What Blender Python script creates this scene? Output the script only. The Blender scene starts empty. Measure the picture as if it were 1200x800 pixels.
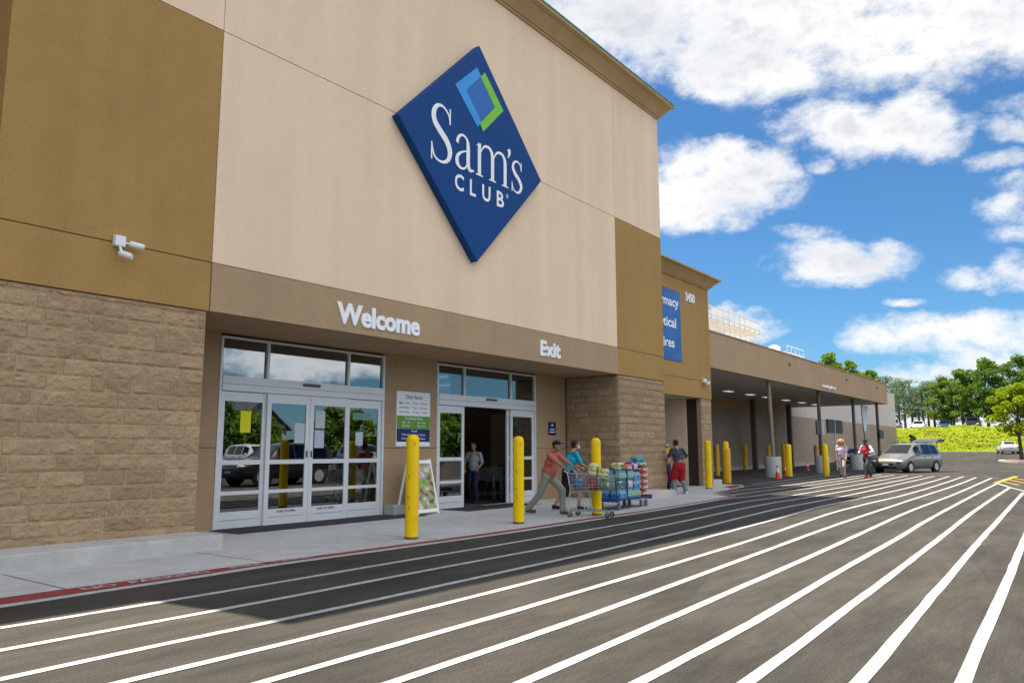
import bpy, bmesh, math, random
from mathutils import Vector, Matrix, noise as mnoise
random.seed(7)
R = math.radians
PI = math.pi
scene = bpy.context.scene
col = scene.collection

# ------------------------------------------------------------------ helpers
def tag(o, label=None, cat=None, group=None, kind=None):
    if label: o['label'] = label
    if cat: o['category'] = cat
    if group: o['group'] = group
    if kind: o['kind'] = kind
    return o

def empty(name, loc=(0, 0, 0), rz=0.0):
    o = bpy.data.objects.new(name, None)
    o.location = loc
    o.rotation_euler = (0, 0, rz)
    o.empty_display_size = 0.2
    col.objects.link(o)
    return o

def smooth(t):
    t = min(max(t, 0.0), 1.0)
    return t * t * (3 - 2 * t)

def gz(x):
    """height of the ground: the drive climbs gently away from the doors"""
    return .15 * smooth((x - 14) / 23.) + .95 * smooth((x - 60) / 45.)

class MB:
    def __init__(s):
        s.v = []; s.f = []; s.mi = []
    def add(s, vs, fs, mi=0):
        n = len(s.v)
        s.v.extend([tuple(p) for p in vs])
        for f in fs:
            s.f.append(tuple(i + n for i in f)); s.mi.append(mi)
        return s
    def box(s, x0, x1, y0, y1, z0, z1, mi=0):
        vs = [(x, y, z) for x in (x0, x1) for y in (y0, y1) for z in (z0, z1)]
        return s.add(vs, [(0, 1, 3, 2), (4, 6, 7, 5), (0, 4, 5, 1), (2, 3, 7, 6), (0, 2, 6, 4), (1, 5, 7, 3)], mi)
    def obox(s, M, x0, x1, y0, y1, z0, z1, mi=0):
        vs = [M @ Vector((x, y, z)) for x in (x0, x1) for y in (y0, y1) for z in (z0, z1)]
        return s.add(vs, [(0, 1, 3, 2), (4, 6, 7, 5), (0, 4, 5, 1), (2, 3, 7, 6), (0, 2, 6, 4), (1, 5, 7, 3)], mi)
    def quad(s, a, b, c, d, mi=0):
        return s.add([a, b, c, d], [(0, 1, 2, 3)], mi)
    def tube(s, pts, r, n=8, mi=0, caps=True):
        pts = [Vector(p) for p in pts]
        rs = r if isinstance(r, (list, tuple)) else [r] * len(pts)
        vs = []; fs = []
        prev = None
        for i, p in enumerate(pts):
            if i == 0: t = pts[1] - pts[0]
            elif i == len(pts) - 1: t = pts[-1] - pts[-2]
            else: t = (pts[i + 1] - pts[i]).normalized() + (pts[i] - pts[i - 1]).normalized()
            t.normalize()
            if prev is None:
                up = Vector((0, 0, 1)) if abs(t.z) < .9 else Vector((1, 0, 0))
                a = t.cross(up).normalized()
            else:
                a = (prev - t * prev.dot(t)).normalized()
            prev = a
            b = t.cross(a)
            for k in range(n):
                an = 2 * PI * k / n
                vs.append(p + (a * math.cos(an) + b * math.sin(an)) * rs[i])
        for i in range(len(pts) - 1):
            for k in range(n):
                k2 = (k + 1) % n
                fs.append((i * n + k, i * n + k2, (i + 1) * n + k2, (i + 1) * n + k))
        if caps:
            fs.append(tuple(range(n - 1, -1, -1)))
            fs.append(tuple((len(pts) - 1) * n + k for k in range(n)))
        return s.add(vs, fs, mi)
    def lathe(s, prof, n=16, M=None, mi=0, caps=True):
        M = M or Matrix.Identity(4)
        vs = []; fs = []
        for r, z in prof:
            for k in range(n):
                a = 2 * PI * k / n
                vs.append(M @ Vector((r * math.cos(a), r * math.sin(a), z)))
        for i in range(len(prof) - 1):
            for k in range(n):
                k2 = (k + 1) % n
                fs.append((i * n + k, i * n + k2, (i + 1) * n + k2, (i + 1) * n + k))
        if caps and prof[0][0] > 1e-4: fs.append(tuple(range(n - 1, -1, -1)))
        if caps and prof[-1][0] > 1e-4: fs.append(tuple((len(prof) - 1) * n + k for k in range(n)))
        return s.add(vs, fs, mi)
    def prism(s, poly, z0, z1, mi=0):
        n = len(poly)
        vs = [(x, y, z0) for x, y in poly] + [(x, y, z1) for x, y in poly]
        fs = [tuple(range(n - 1, -1, -1)), tuple(range(n, 2 * n))]
        fs += [(i, (i + 1) % n, n + (i + 1) % n, n + i) for i in range(n)]
        return s.add(vs, fs, mi)
    def xform(s, M):
        s.v = [tuple(M @ Vector(p)) for p in s.v]
        return s
    def build(s, name, mats, parent=None, world=False, sm=False, bevel=0, weld=False):
        me = bpy.data.meshes.new(name)
        vs = s.v
        if world and parent is not None:
            off = Vector((0, 0, 0)); p = parent
            while p is not None:
                off += p.location; p = p.parent
            vs = [tuple(Vector(q) - off) for q in vs]
        me.from_pydata(vs, [], s.f)
        if not isinstance(mats, (list, tuple)): mats = [mats]
        for m in mats: me.materials.append(m)
        if len(mats) > 1: me.polygons.foreach_set('material_index', s.mi)
        if bevel or weld or True:
            bm = bmesh.new(); bm.from_mesh(me)
            if weld: bmesh.ops.remove_doubles(bm, verts=bm.verts, dist=1e-4)
            bmesh.ops.recalc_face_normals(bm, faces=bm.faces)
            if bevel:
                ed = [e for e in bm.edges if len(e.link_faces) == 2 and e.calc_face_angle(0) > .6]
                bmesh.ops.bevel(bm, geom=ed, offset=bevel, segments=2, profile=.6, affect='EDGES', clamp_overlap=True)
            bm.to_mesh(me); bm.free()
        if sm:
            me.polygons.foreach_set('use_smooth', [True] * len(me.polygons))
            try: me.set_sharp_from_angle(angle=R(40))
            except Exception: pass
        o = bpy.data.objects.new(name, me)
        if parent is not None: o.parent = parent
        col.objects.link(o)
        return o

def children(o):
    return [c for c in bpy.data.objects if c.parent == o]

def copy_tree(o, parent=None):
    c = o.copy(); col.objects.link(c); c.parent = parent
    for ch in list(o.children): copy_tree(ch, c)
    return c

def place(o, loc, rz=0.0, s=None):
    o.location = loc; o.rotation_euler = (0, 0, rz)
    if s: o.scale = (s, s, s)
    return o

# ------------------------------------------------------------------ materials
MATS = {}
def mat(name, c, rough=.8, var=.1, scale=3.0, bump=0.0, bscale=60.0, metal=0.0, spec=.35, coat=0.0, emis=0.0, det=6, stretch=None, var2=0.0, scale2=.6, grain=0.0, streak=0.0, chips=0.0):
    if name in MATS: return MATS[name]
    m = bpy.data.materials.new(name); m.use_nodes = True
    nt = m.node_tree; nd = nt.nodes; ln = nt.links
    b = nd['Principled BSDF']
    b.inputs['Roughness'].default_value = rough
    b.inputs['Metallic'].default_value = metal
    b.inputs['Specular IOR Level'].default_value = spec
    b.inputs['Coat Weight'].default_value = coat
    tc = nd.new('ShaderNodeTexCoord')
    src = tc.outputs['Object']
    if stretch:
        mp = nd.new('ShaderNodeMapping'); mp.inputs['Scale'].default_value = stretch
        ln.new(src, mp.inputs['Vector']); src = mp.outputs['Vector']
    if var > 0:
        nz = nd.new('ShaderNodeTexNoise'); nz.inputs['Scale'].default_value = scale; nz.inputs['Detail'].default_value = det
        nz.inputs['Roughness'].default_value = .65
        ln.new(src, nz.inputs['Vector'])
        fac = nz.outputs['Fac']
        if var2 > 0:
            n2 = nd.new('ShaderNodeTexNoise'); n2.inputs['Scale'].default_value = scale2; n2.inputs['Detail'].default_value = 4
            ln.new(src, n2.inputs['Vector'])
            ma = nd.new('ShaderNodeMath'); ma.operation = 'MULTIPLY_ADD'
            ln.new(n2.outputs['Fac'], ma.inputs[0]); ma.inputs[1].default_value = var2 / var
            sb = nd.new('ShaderNodeMath'); sb.operation = 'SUBTRACT'
            ln.new(nz.outputs['Fac'], sb.inputs[0]); sb.inputs[1].default_value = .5 * var2 / var
            ln.new(sb.outputs[0], ma.inputs[2]); fac = ma.outputs[0]
        rp = nd.new('ShaderNodeMapRange'); rp.inputs['From Min'].default_value = .25; rp.inputs['From Max'].default_value = .75
        ln.new(fac, rp.inputs['Value'])
        mx = nd.new('ShaderNodeMix'); mx.data_type = 'RGBA'
        ln.new(rp.outputs['Result'], mx.inputs['Factor'])
        mx.inputs['A'].default_value = (*[x * (1 - var) for x in c], 1)
        mx.inputs['B'].default_value = (*[min(1, x * (1 + var)) for x in c], 1)
        out = mx.outputs['Result']
        def extra(sc, lo, hi, a, c, st=None, dt=4):
            z = nd.new('ShaderNodeTexNoise'); z.inputs['Scale'].default_value = sc; z.inputs['Detail'].default_value = dt
            if st:
                q = nd.new('ShaderNodeMapping'); q.inputs['Scale'].default_value = st; ln.new(tc.outputs['Object'], q.inputs['Vector']); ln.new(q.outputs['Vector'], z.inputs['Vector'])
            else: ln.new(tc.outputs['Object'], z.inputs['Vector'])
            r = nd.new('ShaderNodeMapRange'); r.inputs['From Min'].default_value = lo; r.inputs['From Max'].default_value = hi
            r.inputs['To Min'].default_value = a; r.inputs['To Max'].default_value = c; ln.new(z.outputs['Fac'], r.inputs['Value'])
            return r.outputs['Result']
        for amt, sc, st in ((grain, 42, None), (streak, 1.6, (1.0, 1.0, .07))):
            if amt > 0:
                h = nd.new('ShaderNodeHueSaturation'); ln.new(out, h.inputs['Color']); ln.new(extra(sc, .3, .7, 1 - amt, 1 + amt, st), h.inputs['Value']); out = h.outputs['Color']
        if chips > 0:
            k = nd.new('ShaderNodeMix'); k.data_type = 'RGBA'; ln.new(extra(13, .63, .69, 0, chips, (1, 1, .45), 7), k.inputs['Factor'])
            ln.new(out, k.inputs['A']); k.inputs['B'].default_value = (c[0] * .35, c[1] * .35, c[2] * .6 + .02, 1); out = k.outputs['Result']
        ln.new(out, b.inputs['Base Color'])
    else:
        b.inputs['Base Color'].default_value = (*c, 1)
    if emis:
        b.inputs['Emission Color'].default_value = (*c, 1); b.inputs['Emission Strength'].default_value = emis
    if bump > 0:
        n3 = nd.new('ShaderNodeTexNoise'); n3.inputs['Scale'].default_value = bscale; n3.inputs['Detail'].default_value = 5
        ln.new(tc.outputs['Object'], n3.inputs['Vector'])
        bp = nd.new('ShaderNodeBump'); bp.inputs['Strength'].default_value = bump; bp.inputs['Distance'].default_value = .02
        ln.new(n3.outputs['Fac'], bp.inputs['Height']); ln.new(bp.outputs['Normal'], b.inputs['Normal'])
    MATS[name] = m
    return m

def glass_mat(name, tint, refl, rough=0.0):
    m = bpy.data.materials.new(name); m.use_nodes = True
    nd = m.node_tree.nodes; ln = m.node_tree.links
    nd.remove(nd['Principled BSDF'])
    tr = nd.new('ShaderNodeBsdfTransparent'); tr.inputs['Color'].default_value = (*tint, 1)
    gl = nd.new('ShaderNodeBsdfGlossy'); gl.inputs['Roughness'].default_value = rough; gl.inputs['Color'].default_value = (.92, .96, 1, 1)
    mx = nd.new('ShaderNodeMixShader')
    lw = nd.new('ShaderNodeLayerWeight'); lw.inputs['Blend'].default_value = .25
    mr = nd.new('ShaderNodeMapRange'); mr.inputs['To Min'].default_value = refl; mr.inputs['To Max'].default_value = 1.0
    ln.new(lw.outputs['Fresnel'], mr.inputs['Value']); ln.new(mr.outputs['Result'], mx.inputs['Fac'])
    ln.new(tr.outputs[0], mx.inputs[1]); ln.new(gl.outputs[0], mx.inputs[2])
    ln.new(mx.outputs[0], nd['Material Output'].inputs['Surface'])
    # faint wavy panes
    tc = nd.new('ShaderNodeTexCoord'); nz = nd.new('ShaderNodeTexNoise'); nz.inputs['Scale'].default_value = 1.3
    ln.new(tc.outputs['Object'], nz.inputs['Vector'])
    bp = nd.new('ShaderNodeBump'); bp.inputs['Strength'].default_value = .02; bp.inputs['Distance'].default_value = .02
    ln.new(nz.outputs['Fac'], bp.inputs['Height']); ln.new(bp.outputs['Normal'], gl.inputs['Normal'])
    return m

def leaf_mat(name, c1, c2, trans=.35):
    m = bpy.data.materials.new(name); m.use_nodes = True
    nd = m.node_tree.nodes; ln = m.node_tree.links
    nd.remove(nd['Principled BSDF'])
    ge = nd.new('ShaderNodeNewGeometry')
    mx = nd.new('ShaderNodeMix'); mx.data_type = 'RGBA'
    ln.new(ge.outputs['Random Per Island'], mx.inputs['Factor'])
    mx.inputs['A'].default_value = (*c1, 1); mx.inputs['B'].default_value = (*c2, 1)
    d = nd.new('ShaderNodeBsdfDiffuse'); t = nd.new('ShaderNodeBsdfTranslucent')
    ln.new(mx.outputs['Result'], d.inputs['Color']); ln.new(mx.outputs['Result'], t.inputs['Color'])
    ms = nd.new('ShaderNodeMixShader'); ms.inputs['Fac'].default_value = trans
    ln.new(d.outputs[0], ms.inputs[1]); ln.new(t.outputs[0], ms.inputs[2])
    ln.new(ms.outputs[0], nd['Material Output'].inputs['Surface'])
    return m

def asphalt_mat():
    m = bpy.data.materials.new('asphalt'); m.use_nodes = True
    nd = m.node_tree.nodes; ln = m.node_tree.links; b = nd['Principled BSDF']
    b.inputs['Roughness'].default_value = .88; b.inputs['Specular IOR Level'].default_value = .25
    tc = nd.new('ShaderNodeTexCoord')
    def nz(scale, det, stretch=None, rough=.6, rot=0):
        n = nd.new('ShaderNodeTexNoise'); n.inputs['Scale'].default_value = scale; n.inputs['Detail'].default_value = det; n.inputs['Roughness'].default_value = rough
        if stretch:
            mp = nd.new('ShaderNodeMapping'); mp.inputs['Scale'].default_value = stretch; mp.inputs['Rotation'].default_value = (0, 0, rot)
            ln.new(tc.outputs['Object'], mp.inputs['Vector']); ln.new(mp.outputs['Vector'], n.inputs['Vector'])
        else: ln.new(tc.outputs['Object'], n.inputs['Vector'])
        return n
    def ramp(src, lo, hi, a=0., c=1.):
        r = nd.new('ShaderNodeMapRange'); r.inputs['From Min'].default_value = lo; r.inputs['From Max'].default_value = hi
        r.inputs['To Min'].default_value = a; r.inputs['To Max'].default_value = c
        ln.new(src, r.inputs['Value']); return r.outputs['Result']
    def mul(a, c):
        x = nd.new('ShaderNodeMath'); x.operation = 'MULTIPLY'; ln.new(a, x.inputs[0]); ln.new(c, x.inputs[1]); return x.outputs[0]
    base = nd.new('ShaderNodeMix'); base.data_type = 'RGBA'
    ln.new(ramp(nz(.35, 5).outputs['Fac'], .3, .7), base.inputs['Factor'])
    base.inputs['A'].default_value = (.038, .0355, .032, 1); base.inputs['B'].default_value = (.064, .057, .047, 1)
    f = mul(mul(ramp(nz(1.6, 8, (.35, 1.6, 1), .7, .25).outputs['Fac'], .3, .7, .62, 1.38), ramp(nz(48, 4, None, .8).outputs['Fac'], .3, .7, .5, 1.55)),
            ramp(nz(9, 6, (.25, 3, 1), .75, -.2).outputs['Fac'], .25, .75, .84, 1.16))
    # pale scuffs
    sc = ramp(nz(3.2, 9, (.6, 5, 1), .8, .5).outputs['Fac'], .66, .78, 0, .5)
    # lane joints / paving passes
    hs = nd.new('ShaderNodeHueSaturation'); ln.new(base.outputs['Result'], hs.inputs['Color']); ln.new(f, hs.inputs['Value'])
    m2 = nd.new('ShaderNodeMix'); m2.data_type = 'RGBA'; ln.new(sc, m2.inputs['Factor']); ln.new(hs.outputs['Color'], m2.inputs['A'])
    m2.inputs['B'].default_value = (.14, .12, .09, 1)
    # dark sealed patches
    vo = nd.new('ShaderNodeTexVoronoi'); vo.inputs['Scale'].default_value = .33
    mpv = nd.new('ShaderNodeMapping'); mpv.inputs['Scale'].default_value = (.5, 1.3, 1); ln.new(tc.outputs['Object'], mpv.inputs['Vector']); ln.new(mpv.outputs['Vector'], vo.inputs['Vector'])
    pr = nd.new('ShaderNodeSeparateColor'); ln.new(vo.outputs['Color'], pr.inputs['Color'])
    m3 = nd.new('ShaderNodeHueSaturation'); ln.new(m2.outputs['Result'], m3.inputs['Color']); ln.new(ramp(pr.outputs['Red'], 0, 1, .86, 1.1), m3.inputs['Value'])
    # oil drips and tyre grime
    oil = nd.new('ShaderNodeMix'); oil.data_type = 'RGBA'; ln.new(ramp(nz(.9, 6, (.7, 1.5, 1), .7, .1).outputs['Fac'], .58, .72, 0, .55), oil.inputs['Factor'])
    ln.new(m3.outputs['Color'], oil.inputs['A']); oil.inputs['B'].default_value = (.026, .023, .02, 1)
    # cracks
    ed = nd.new('ShaderNodeTexVoronoi'); ed.feature = 'DISTANCE_TO_EDGE'; ed.inputs['Scale'].default_value = .3
    wn = nz(1.3, 5); wm = nd.new('ShaderNodeMix'); wm.data_type = 'RGBA'; wm.inputs['Factor'].default_value = .12
    ln.new(tc.outputs['Object'], wm.inputs['A']); ln.new(wn.outputs['Color'], wm.inputs['B']); ln.new(wm.outputs['Result'], ed.inputs['Vector'])
    m4 = nd.new('ShaderNodeMix'); m4.data_type = 'RGBA'; ln.new(ramp(ed.outputs['Distance'], .0, .004, .55, 0), m4.inputs['Factor'])
    ln.new(oil.outputs['Result'], m4.inputs['A']); m4.inputs['B'].default_value = (.035, .032, .03, 1)
    ln.new(m4.outputs['Result'], b.inputs['Base Color'])
    bp = nd.new('ShaderNodeBump'); bp.inputs['Strength'].default_value = .5; bp.inputs['Distance'].default_value = .012
    ln.new(nz(70, 4).outputs['Fac'], bp.inputs['Height']); ln.new(bp.outputs['Normal'], b.inputs['Normal'])
    return m

def paint_mat(name, c, wear=.5):
    """road paint, worn through to the asphalt in places"""
    m = bpy.data.materials.new(name); m.use_nodes = True
    nd = m.node_tree.nodes; ln = m.node_tree.links; b = nd['Principled BSDF']
    b.inputs['Roughness'].default_value = .6
    tc = nd.new('ShaderNodeTexCoord')
    def n(scale, det, lo, hi, ta=0, tb=1):
        z = nd.new('ShaderNodeTexNoise'); z.inputs['Scale'].default_value = scale; z.inputs['Detail'].default_value = det; z.inputs['Roughness'].default_value = .75
        ln.new(tc.outputs['Object'], z.inputs['Vector'])
        r = nd.new('ShaderNodeMapRange'); r.inputs['From Min'].default_value = lo; r.inputs['From Max'].default_value = hi
        r.inputs['To Min'].default_value = ta; r.inputs['To Max'].default_value = tb
        ln.new(z.outputs['Fac'], r.inputs['Value']); return r.outputs['Result']
    mx = nd.new('ShaderNodeMath'); mx.operation = 'MULTIPLY'
    ln.new(n(19, 9, .50, .64), mx.inputs[0]); ln.new(n(.75, 5, .46, .66, .06, wear), mx.inputs[1])
    g = nd.new('ShaderNodeMix'); g.data_type = 'RGBA'
    ln.new(n(7, 8, .35, .72), g.inputs['Factor'])
    g.inputs['A'].default_value = (*c, 1); g.inputs['B'].default_value = (*[x * .5 for x in c], 1)
    k = nd.new('ShaderNodeMix'); k.data_type = 'RGBA'
    ln.new(mx.outputs[0], k.inputs['Factor']); ln.new(g.outputs['Result'], k.inputs['A']); k.inputs['B'].default_value = (.13, .11, .085, 1)
    ln.new(k.outputs['Result'], b.inputs['Base Color'])
    return m

# ------------------------------------------------------------------ flat lettering
def text_verts(s, bold=0.0):
    cu = bpy.data.curves.new('t', 'FONT'); cu.body = s; cu.size = 1.0; cu.offset = bold; cu.resolution_u = 3
    ob = bpy.data.objects.new('t', cu); col.objects.link(ob)
    dg = bpy.context.evaluated_depsgraph_get(); dg.update()
    me = bpy.data.meshes.new_from_object(ob.evaluated_get(dg))
    v = [tuple(p.co) for p in me.vertices]; f = [tuple(p.vertices) for p in me.polygons]
    bpy.data.objects.remove(ob); bpy.data.curves.remove(cu); bpy.data.meshes.remove(me)
    return v, f

def text_mb(s, x0, x1, z0, z1, y, depth=.0, bold=0.0, mb=None, mi=0, M=None):
    """lettering filling the box x0..x1, z0..z1 on a wall facing -Y, raised by depth"""
    mb = mb or MB()
    v, f = text_verts(s, bold)
    if not v: return mb
    ax = min(p[0] for p in v); bx = max(p[0] for p in v); ay = min(p[1] for p in v); by = max(p[1] for p in v)
    sx = (x1 - x0) / (bx - ax); sz = (z1 - z0) / (by - ay)
    P = [(x0 + (p[0] - ax) * sx, y, z0 + (p[1] - ay) * sz) for p in v]
    if depth <= 0:
        if M is not None: P = [tuple(M @ Vector(p)) for p in P]
        mb.add(P, f, mi)
        return mb
    bm = bmesh.new()
    bv = [bm.verts.new(p) for p in P]
    for ff in f:
        try: bm.faces.new([bv[i] for i in ff])
        except ValueError: pass
    bmesh.ops.remove_doubles(bm, verts=bm.verts, dist=1e-5)
    r = bmesh.ops.extrude_face_region(bm, geom=bm.faces[:])
    nv = [g for g in r['geom'] if isinstance(g, bmesh.types.BMVert)]
    bmesh.ops.translate(bm, verts=nv, vec=(0, -depth, 0))
    bm.verts.index_update()
    mb.add([tuple(w.co) if M is None else tuple(M @ w.co) for w in bm.verts], [tuple(w.index for w in q.verts) for q in bm.faces], mi)
    bm.free()
    return mb

def ribbon(mb, pts, ws, y, n=10, mi=0):
    """a pen stroke of changing width in the x-z plane at depth y"""
    P = [Vector((p[0], p[1])) for p in pts]
    def cr(i, t, A):
        a = A[max(i - 1, 0)]; b = A[i]; c = A[i + 1]; d = A[min(i + 2, len(A) - 1)]
        return .5 * (2 * b + (c - a) * t + (2 * a - 5 * b + 4 * c - d) * t * t + (3 * b - a - 3 * c + d) * t ** 3)
    S = []; W = []
    for i in range(len(P) - 1):
        for k in range(n):
            S.append(cr(i, k / n, P)); W.append(max(.01, cr(i, k / n, ws)))
    S.append(P[-1]); W.append(ws[-1])
    vs = []
    for i, p in enumerate(S):
        t = (S[min(i + 1, len(S) - 1)] - S[max(i - 1, 0)]).normalized(); nn = Vector((-t.y, t.x))
        for sg in (1, -1):
            q = p + nn * W[i] * .5 * sg; vs.append((q.x, y, q.y))
    mb.add(vs, [(2 * i, 2 * i + 1, 2 * i + 3, 2 * i + 2) for i in range(len(S) - 1)], mi)

def eval_mesh(o):
    dg = bpy.context.evaluated_depsgraph_get(); dg.update()
    return bpy.data.meshes.new_from_object(o.evaluated_get(dg))
EXPOSURE = 1.5; SUN_E = 3.4; SKY_E = .056; CLOUD = 6.8; SKY_TINT = (.38, .67, .88)
# ------------------------------------------------------------------ camera, sun, sky
cam = bpy.data.cameras.new('camera'); camo = bpy.data.objects.new('camera', cam); col.objects.link(camo)
yaw, pitch, roll = R(53.017), R(7.9784), R(-.13779)
fw = Vector((math.sin(yaw) * math.cos(pitch), math.cos(yaw) * math.cos(pitch), math.sin(pitch)))
rt = Vector((math.cos(yaw), -math.sin(yaw), 0)); up = rt.cross(fw)
r2 = math.cos(roll) * rt + math.sin(roll) * up; u2 = -math.sin(roll) * rt + math.cos(roll) * up
Mc = Matrix((r2, u2, -fw)).transposed().to_4x4(); Mc.translation = (0, 0, 1.5)
camo.matrix_world = Mc
cam.sensor_width = 36; cam.lens = 908.124 / 1200 * 36; cam.clip_end = 5000; cam.clip_start = .05
scene.camera = camo
scene.view_settings.view_transform = 'Standard'; scene.view_settings.look = 'None'
scene.view_settings.exposure = EXPOSURE; scene.view_settings.gamma = 1.0

SUN = Vector((-.115, 1.0, 2.55)).normalized()         # towards the sun: high, behind the store
sl = bpy.data.lights.new('sun', 'SUN'); sl.energy = SUN_E; sl.angle = R(.53); sl.color = (1.0, .915, .75)
so = bpy.data.objects.new('sun', sl); col.objects.link(so)
so.rotation_euler = (-SUN).to_track_quat('-Z', 'Y').to_euler()

W = bpy.data.worlds.new('World'); scene.world = W; W.use_nodes = True
nt = W.node_tree; nd = nt.nodes; ln = nt.links
bg = nd['Background']; bg.inputs['Strength'].default_value = SKY_E
sky = nd.new('ShaderNodeTexSky'); sky.sky_type = 'NISHITA'; sky.sun_disc = False
sky.sun_elevation = math.asin(SUN.z); sky.sun_rotation = math.atan2(SUN.x, SUN.y)
sky.air_density = 1.0; sky.dust_density = .25; sky.ozone_density = 2.2
def math_(op, a, b=None, c=None):
    m = nd.new('ShaderNodeMath'); m.operation = op
    for i, x in enumerate((a, b, c)):
        if x is None: continue
        if isinstance(x, (int, float)): m.inputs[i].default_value = x
        else: ln.new(x, m.inputs[i])
    return m.outputs[0]
tc = nd.new('ShaderNodeTexCoord')
nrm = nd.new('ShaderNodeVectorMath'); nrm.operation = 'NORMALIZE'; ln.new(tc.outputs['Generated'], nrm.inputs[0])
def wnoise(scale, det, rough=.6, dist=0.0, off=(0, 0, 0)):
    mp = nd.new('ShaderNodeMapping'); mp.inputs['Location'].default_value = off
    mp.inputs['Scale'].default_value = (1, 1, 1.6); ln.new(nrm.outputs[0], mp.inputs['Vector'])
    z = nd.new('ShaderNodeTexNoise'); z.inputs['Scale'].default_value = scale; z.inputs['Detail'].default_value = det
    z.inputs['Roughness'].default_value = rough; z.inputs['Distortion'].default_value = dist
    ln.new(mp.outputs['Vector'], z.inputs['Vector']); return z
sp = nd.new('ShaderNodeSeparateXYZ'); ln.new(nrm.outputs[0], sp.inputs[0])
warp = wnoise(11, 4, .6)
wv = nd.new('ShaderNodeVectorMath'); wv.operation = 'SUBTRACT'; ln.new(warp.outputs['Color'], wv.inputs[0]); wv.inputs[1].default_value = (.5, .5, .5)
wd = nd.new('ShaderNodeVectorMath'); wd.operation = 'MULTIPLY_ADD'; ln.new(wv.outputs[0], wd.inputs[0]); wd.inputs[1].default_value = (.06, .06, .045); ln.new(nrm.outputs[0], wd.inputs[2])
def dot(v):
    m = nd.new('ShaderNodeVectorMath'); m.operation = 'DOT_PRODUCT'; ln.new(wd.outputs[0], m.inputs[0]); m.inputs[1].default_value = v
    return m.outputs['Value']
# each cumulus of the afternoon: azimuth, elevation, half width, half height, tilt (degrees)
CLOUDS = [(84, 1.2, 14, 1.5, 0), (74.3, 28.8, 14.5, 4.7, -10.0), (62.5, 30.4, 7.36, 3.29, -5.0), (85.1, 26.6, 6.77, 3.46, -16.0), (71.2, 25.9, 6.02, 1.95, -8.0), (81.4, 25.0, 4.35, 1.52, -13.0), (78.4, 21.2, 5.72, 1.94, -10.0), (81.3, 21.0, 2.93, 2.11, -11.0), (74.8, 21.7, 2.41, 1.11, -9.0), (82.3, 19.8, 2.17, 1.16, -11.0), (67.8, 18.6, 5.52, 3.06, -5.0), (71.2, 19.5, 2.36, 1.84, -6.0), (65.9, 17.2, 3.56, 1.8, -4.0), (69.1, 20.8, 2.57, 1.27, -6.0), (76.5, 12.5, 4.15, 1.49, -5.0), (79.0, 12.9, 1.43, 1.13, -6.0), (74.3, 14.7, 1.32, 0.41, -6.0), (69.7, 8.6, 2.32, 1.09, -3.0), (68.3, 9.4, 1.29, 0.61, -3.0), (82.6, 7.3, 5.18, 1.32, -4.0), (85.7, 7.3, 2.7, 1.06, -5.0), (80.7, 8.2, 2.24, 0.56, -4.0), (82.1, 6.5, 3.39, 0.88, -4.0), (81.4, 4.7, 4.39, 0.77, -3.0), (85.0, 5.4, 2.96, 0.96, -3.0), (84.8, 10.6, 1.75, 0.7, -7.0), (86.7, 10.9, 1.06, 0.84, -7.0), (86.9, 14.7, 1.98, 0.83, -10.0), (87.0, 16.3, 1.23, 0.56, -11.0), (86.6, 17.8, 1.15, 0.46, -12.0), (86.9, 13.2, 1.24, 0.52, -9.0), (87.3, 19.7, 1.4, 0.6, -13.0), (75.6, 19.1, 0.64, 0.34, -8.0), (80.4, 9.7, 0.9, 0.22, -5.0), (88.7, 6.4, 2.52, 2.05, -5.0), (90.0, 14.9, 2.46, 2.48, -11.0), (89.2, 20.6, 2.51, 0.68, -15.0),
          # out of view: for door glass, and big ones added to light the front
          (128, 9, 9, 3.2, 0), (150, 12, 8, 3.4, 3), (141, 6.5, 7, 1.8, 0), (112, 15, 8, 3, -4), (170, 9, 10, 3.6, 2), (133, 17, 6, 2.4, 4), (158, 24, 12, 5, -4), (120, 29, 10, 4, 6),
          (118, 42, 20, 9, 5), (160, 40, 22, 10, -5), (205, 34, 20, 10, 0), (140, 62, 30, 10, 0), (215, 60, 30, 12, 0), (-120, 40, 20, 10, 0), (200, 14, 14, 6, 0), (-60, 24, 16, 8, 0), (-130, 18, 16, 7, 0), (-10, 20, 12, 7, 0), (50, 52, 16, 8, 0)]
dens = None
for a0, e0, a, b, t in CLOUDS:
    ca, sa = math.cos(R(t)), math.sin(R(t)); A0, E0 = R(a0), R(e0)
    ea = Vector((math.cos(A0), -math.sin(A0), 0)); ee = Vector((-math.sin(A0) * math.sin(E0), -math.cos(A0) * math.sin(E0), math.cos(E0)))
    p = dot((ea * ca + ee * sa) / R(a * 1.06)); q = dot((ee * ca - ea * sa) / R(b * 1.06))
    r = math_('MULTIPLY_ADD', p, p, math_('MULTIPLY', q, q))
    s_ = min(1.0, max(.22, b / 1.9)); r = math_('MULTIPLY_ADD', r, s_, 1 - s_ - .12 * (1 - s_))
    dens = r if dens is None else math_('MINIMUM', dens, r)
fb = wnoise(26, 7, .66)

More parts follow.
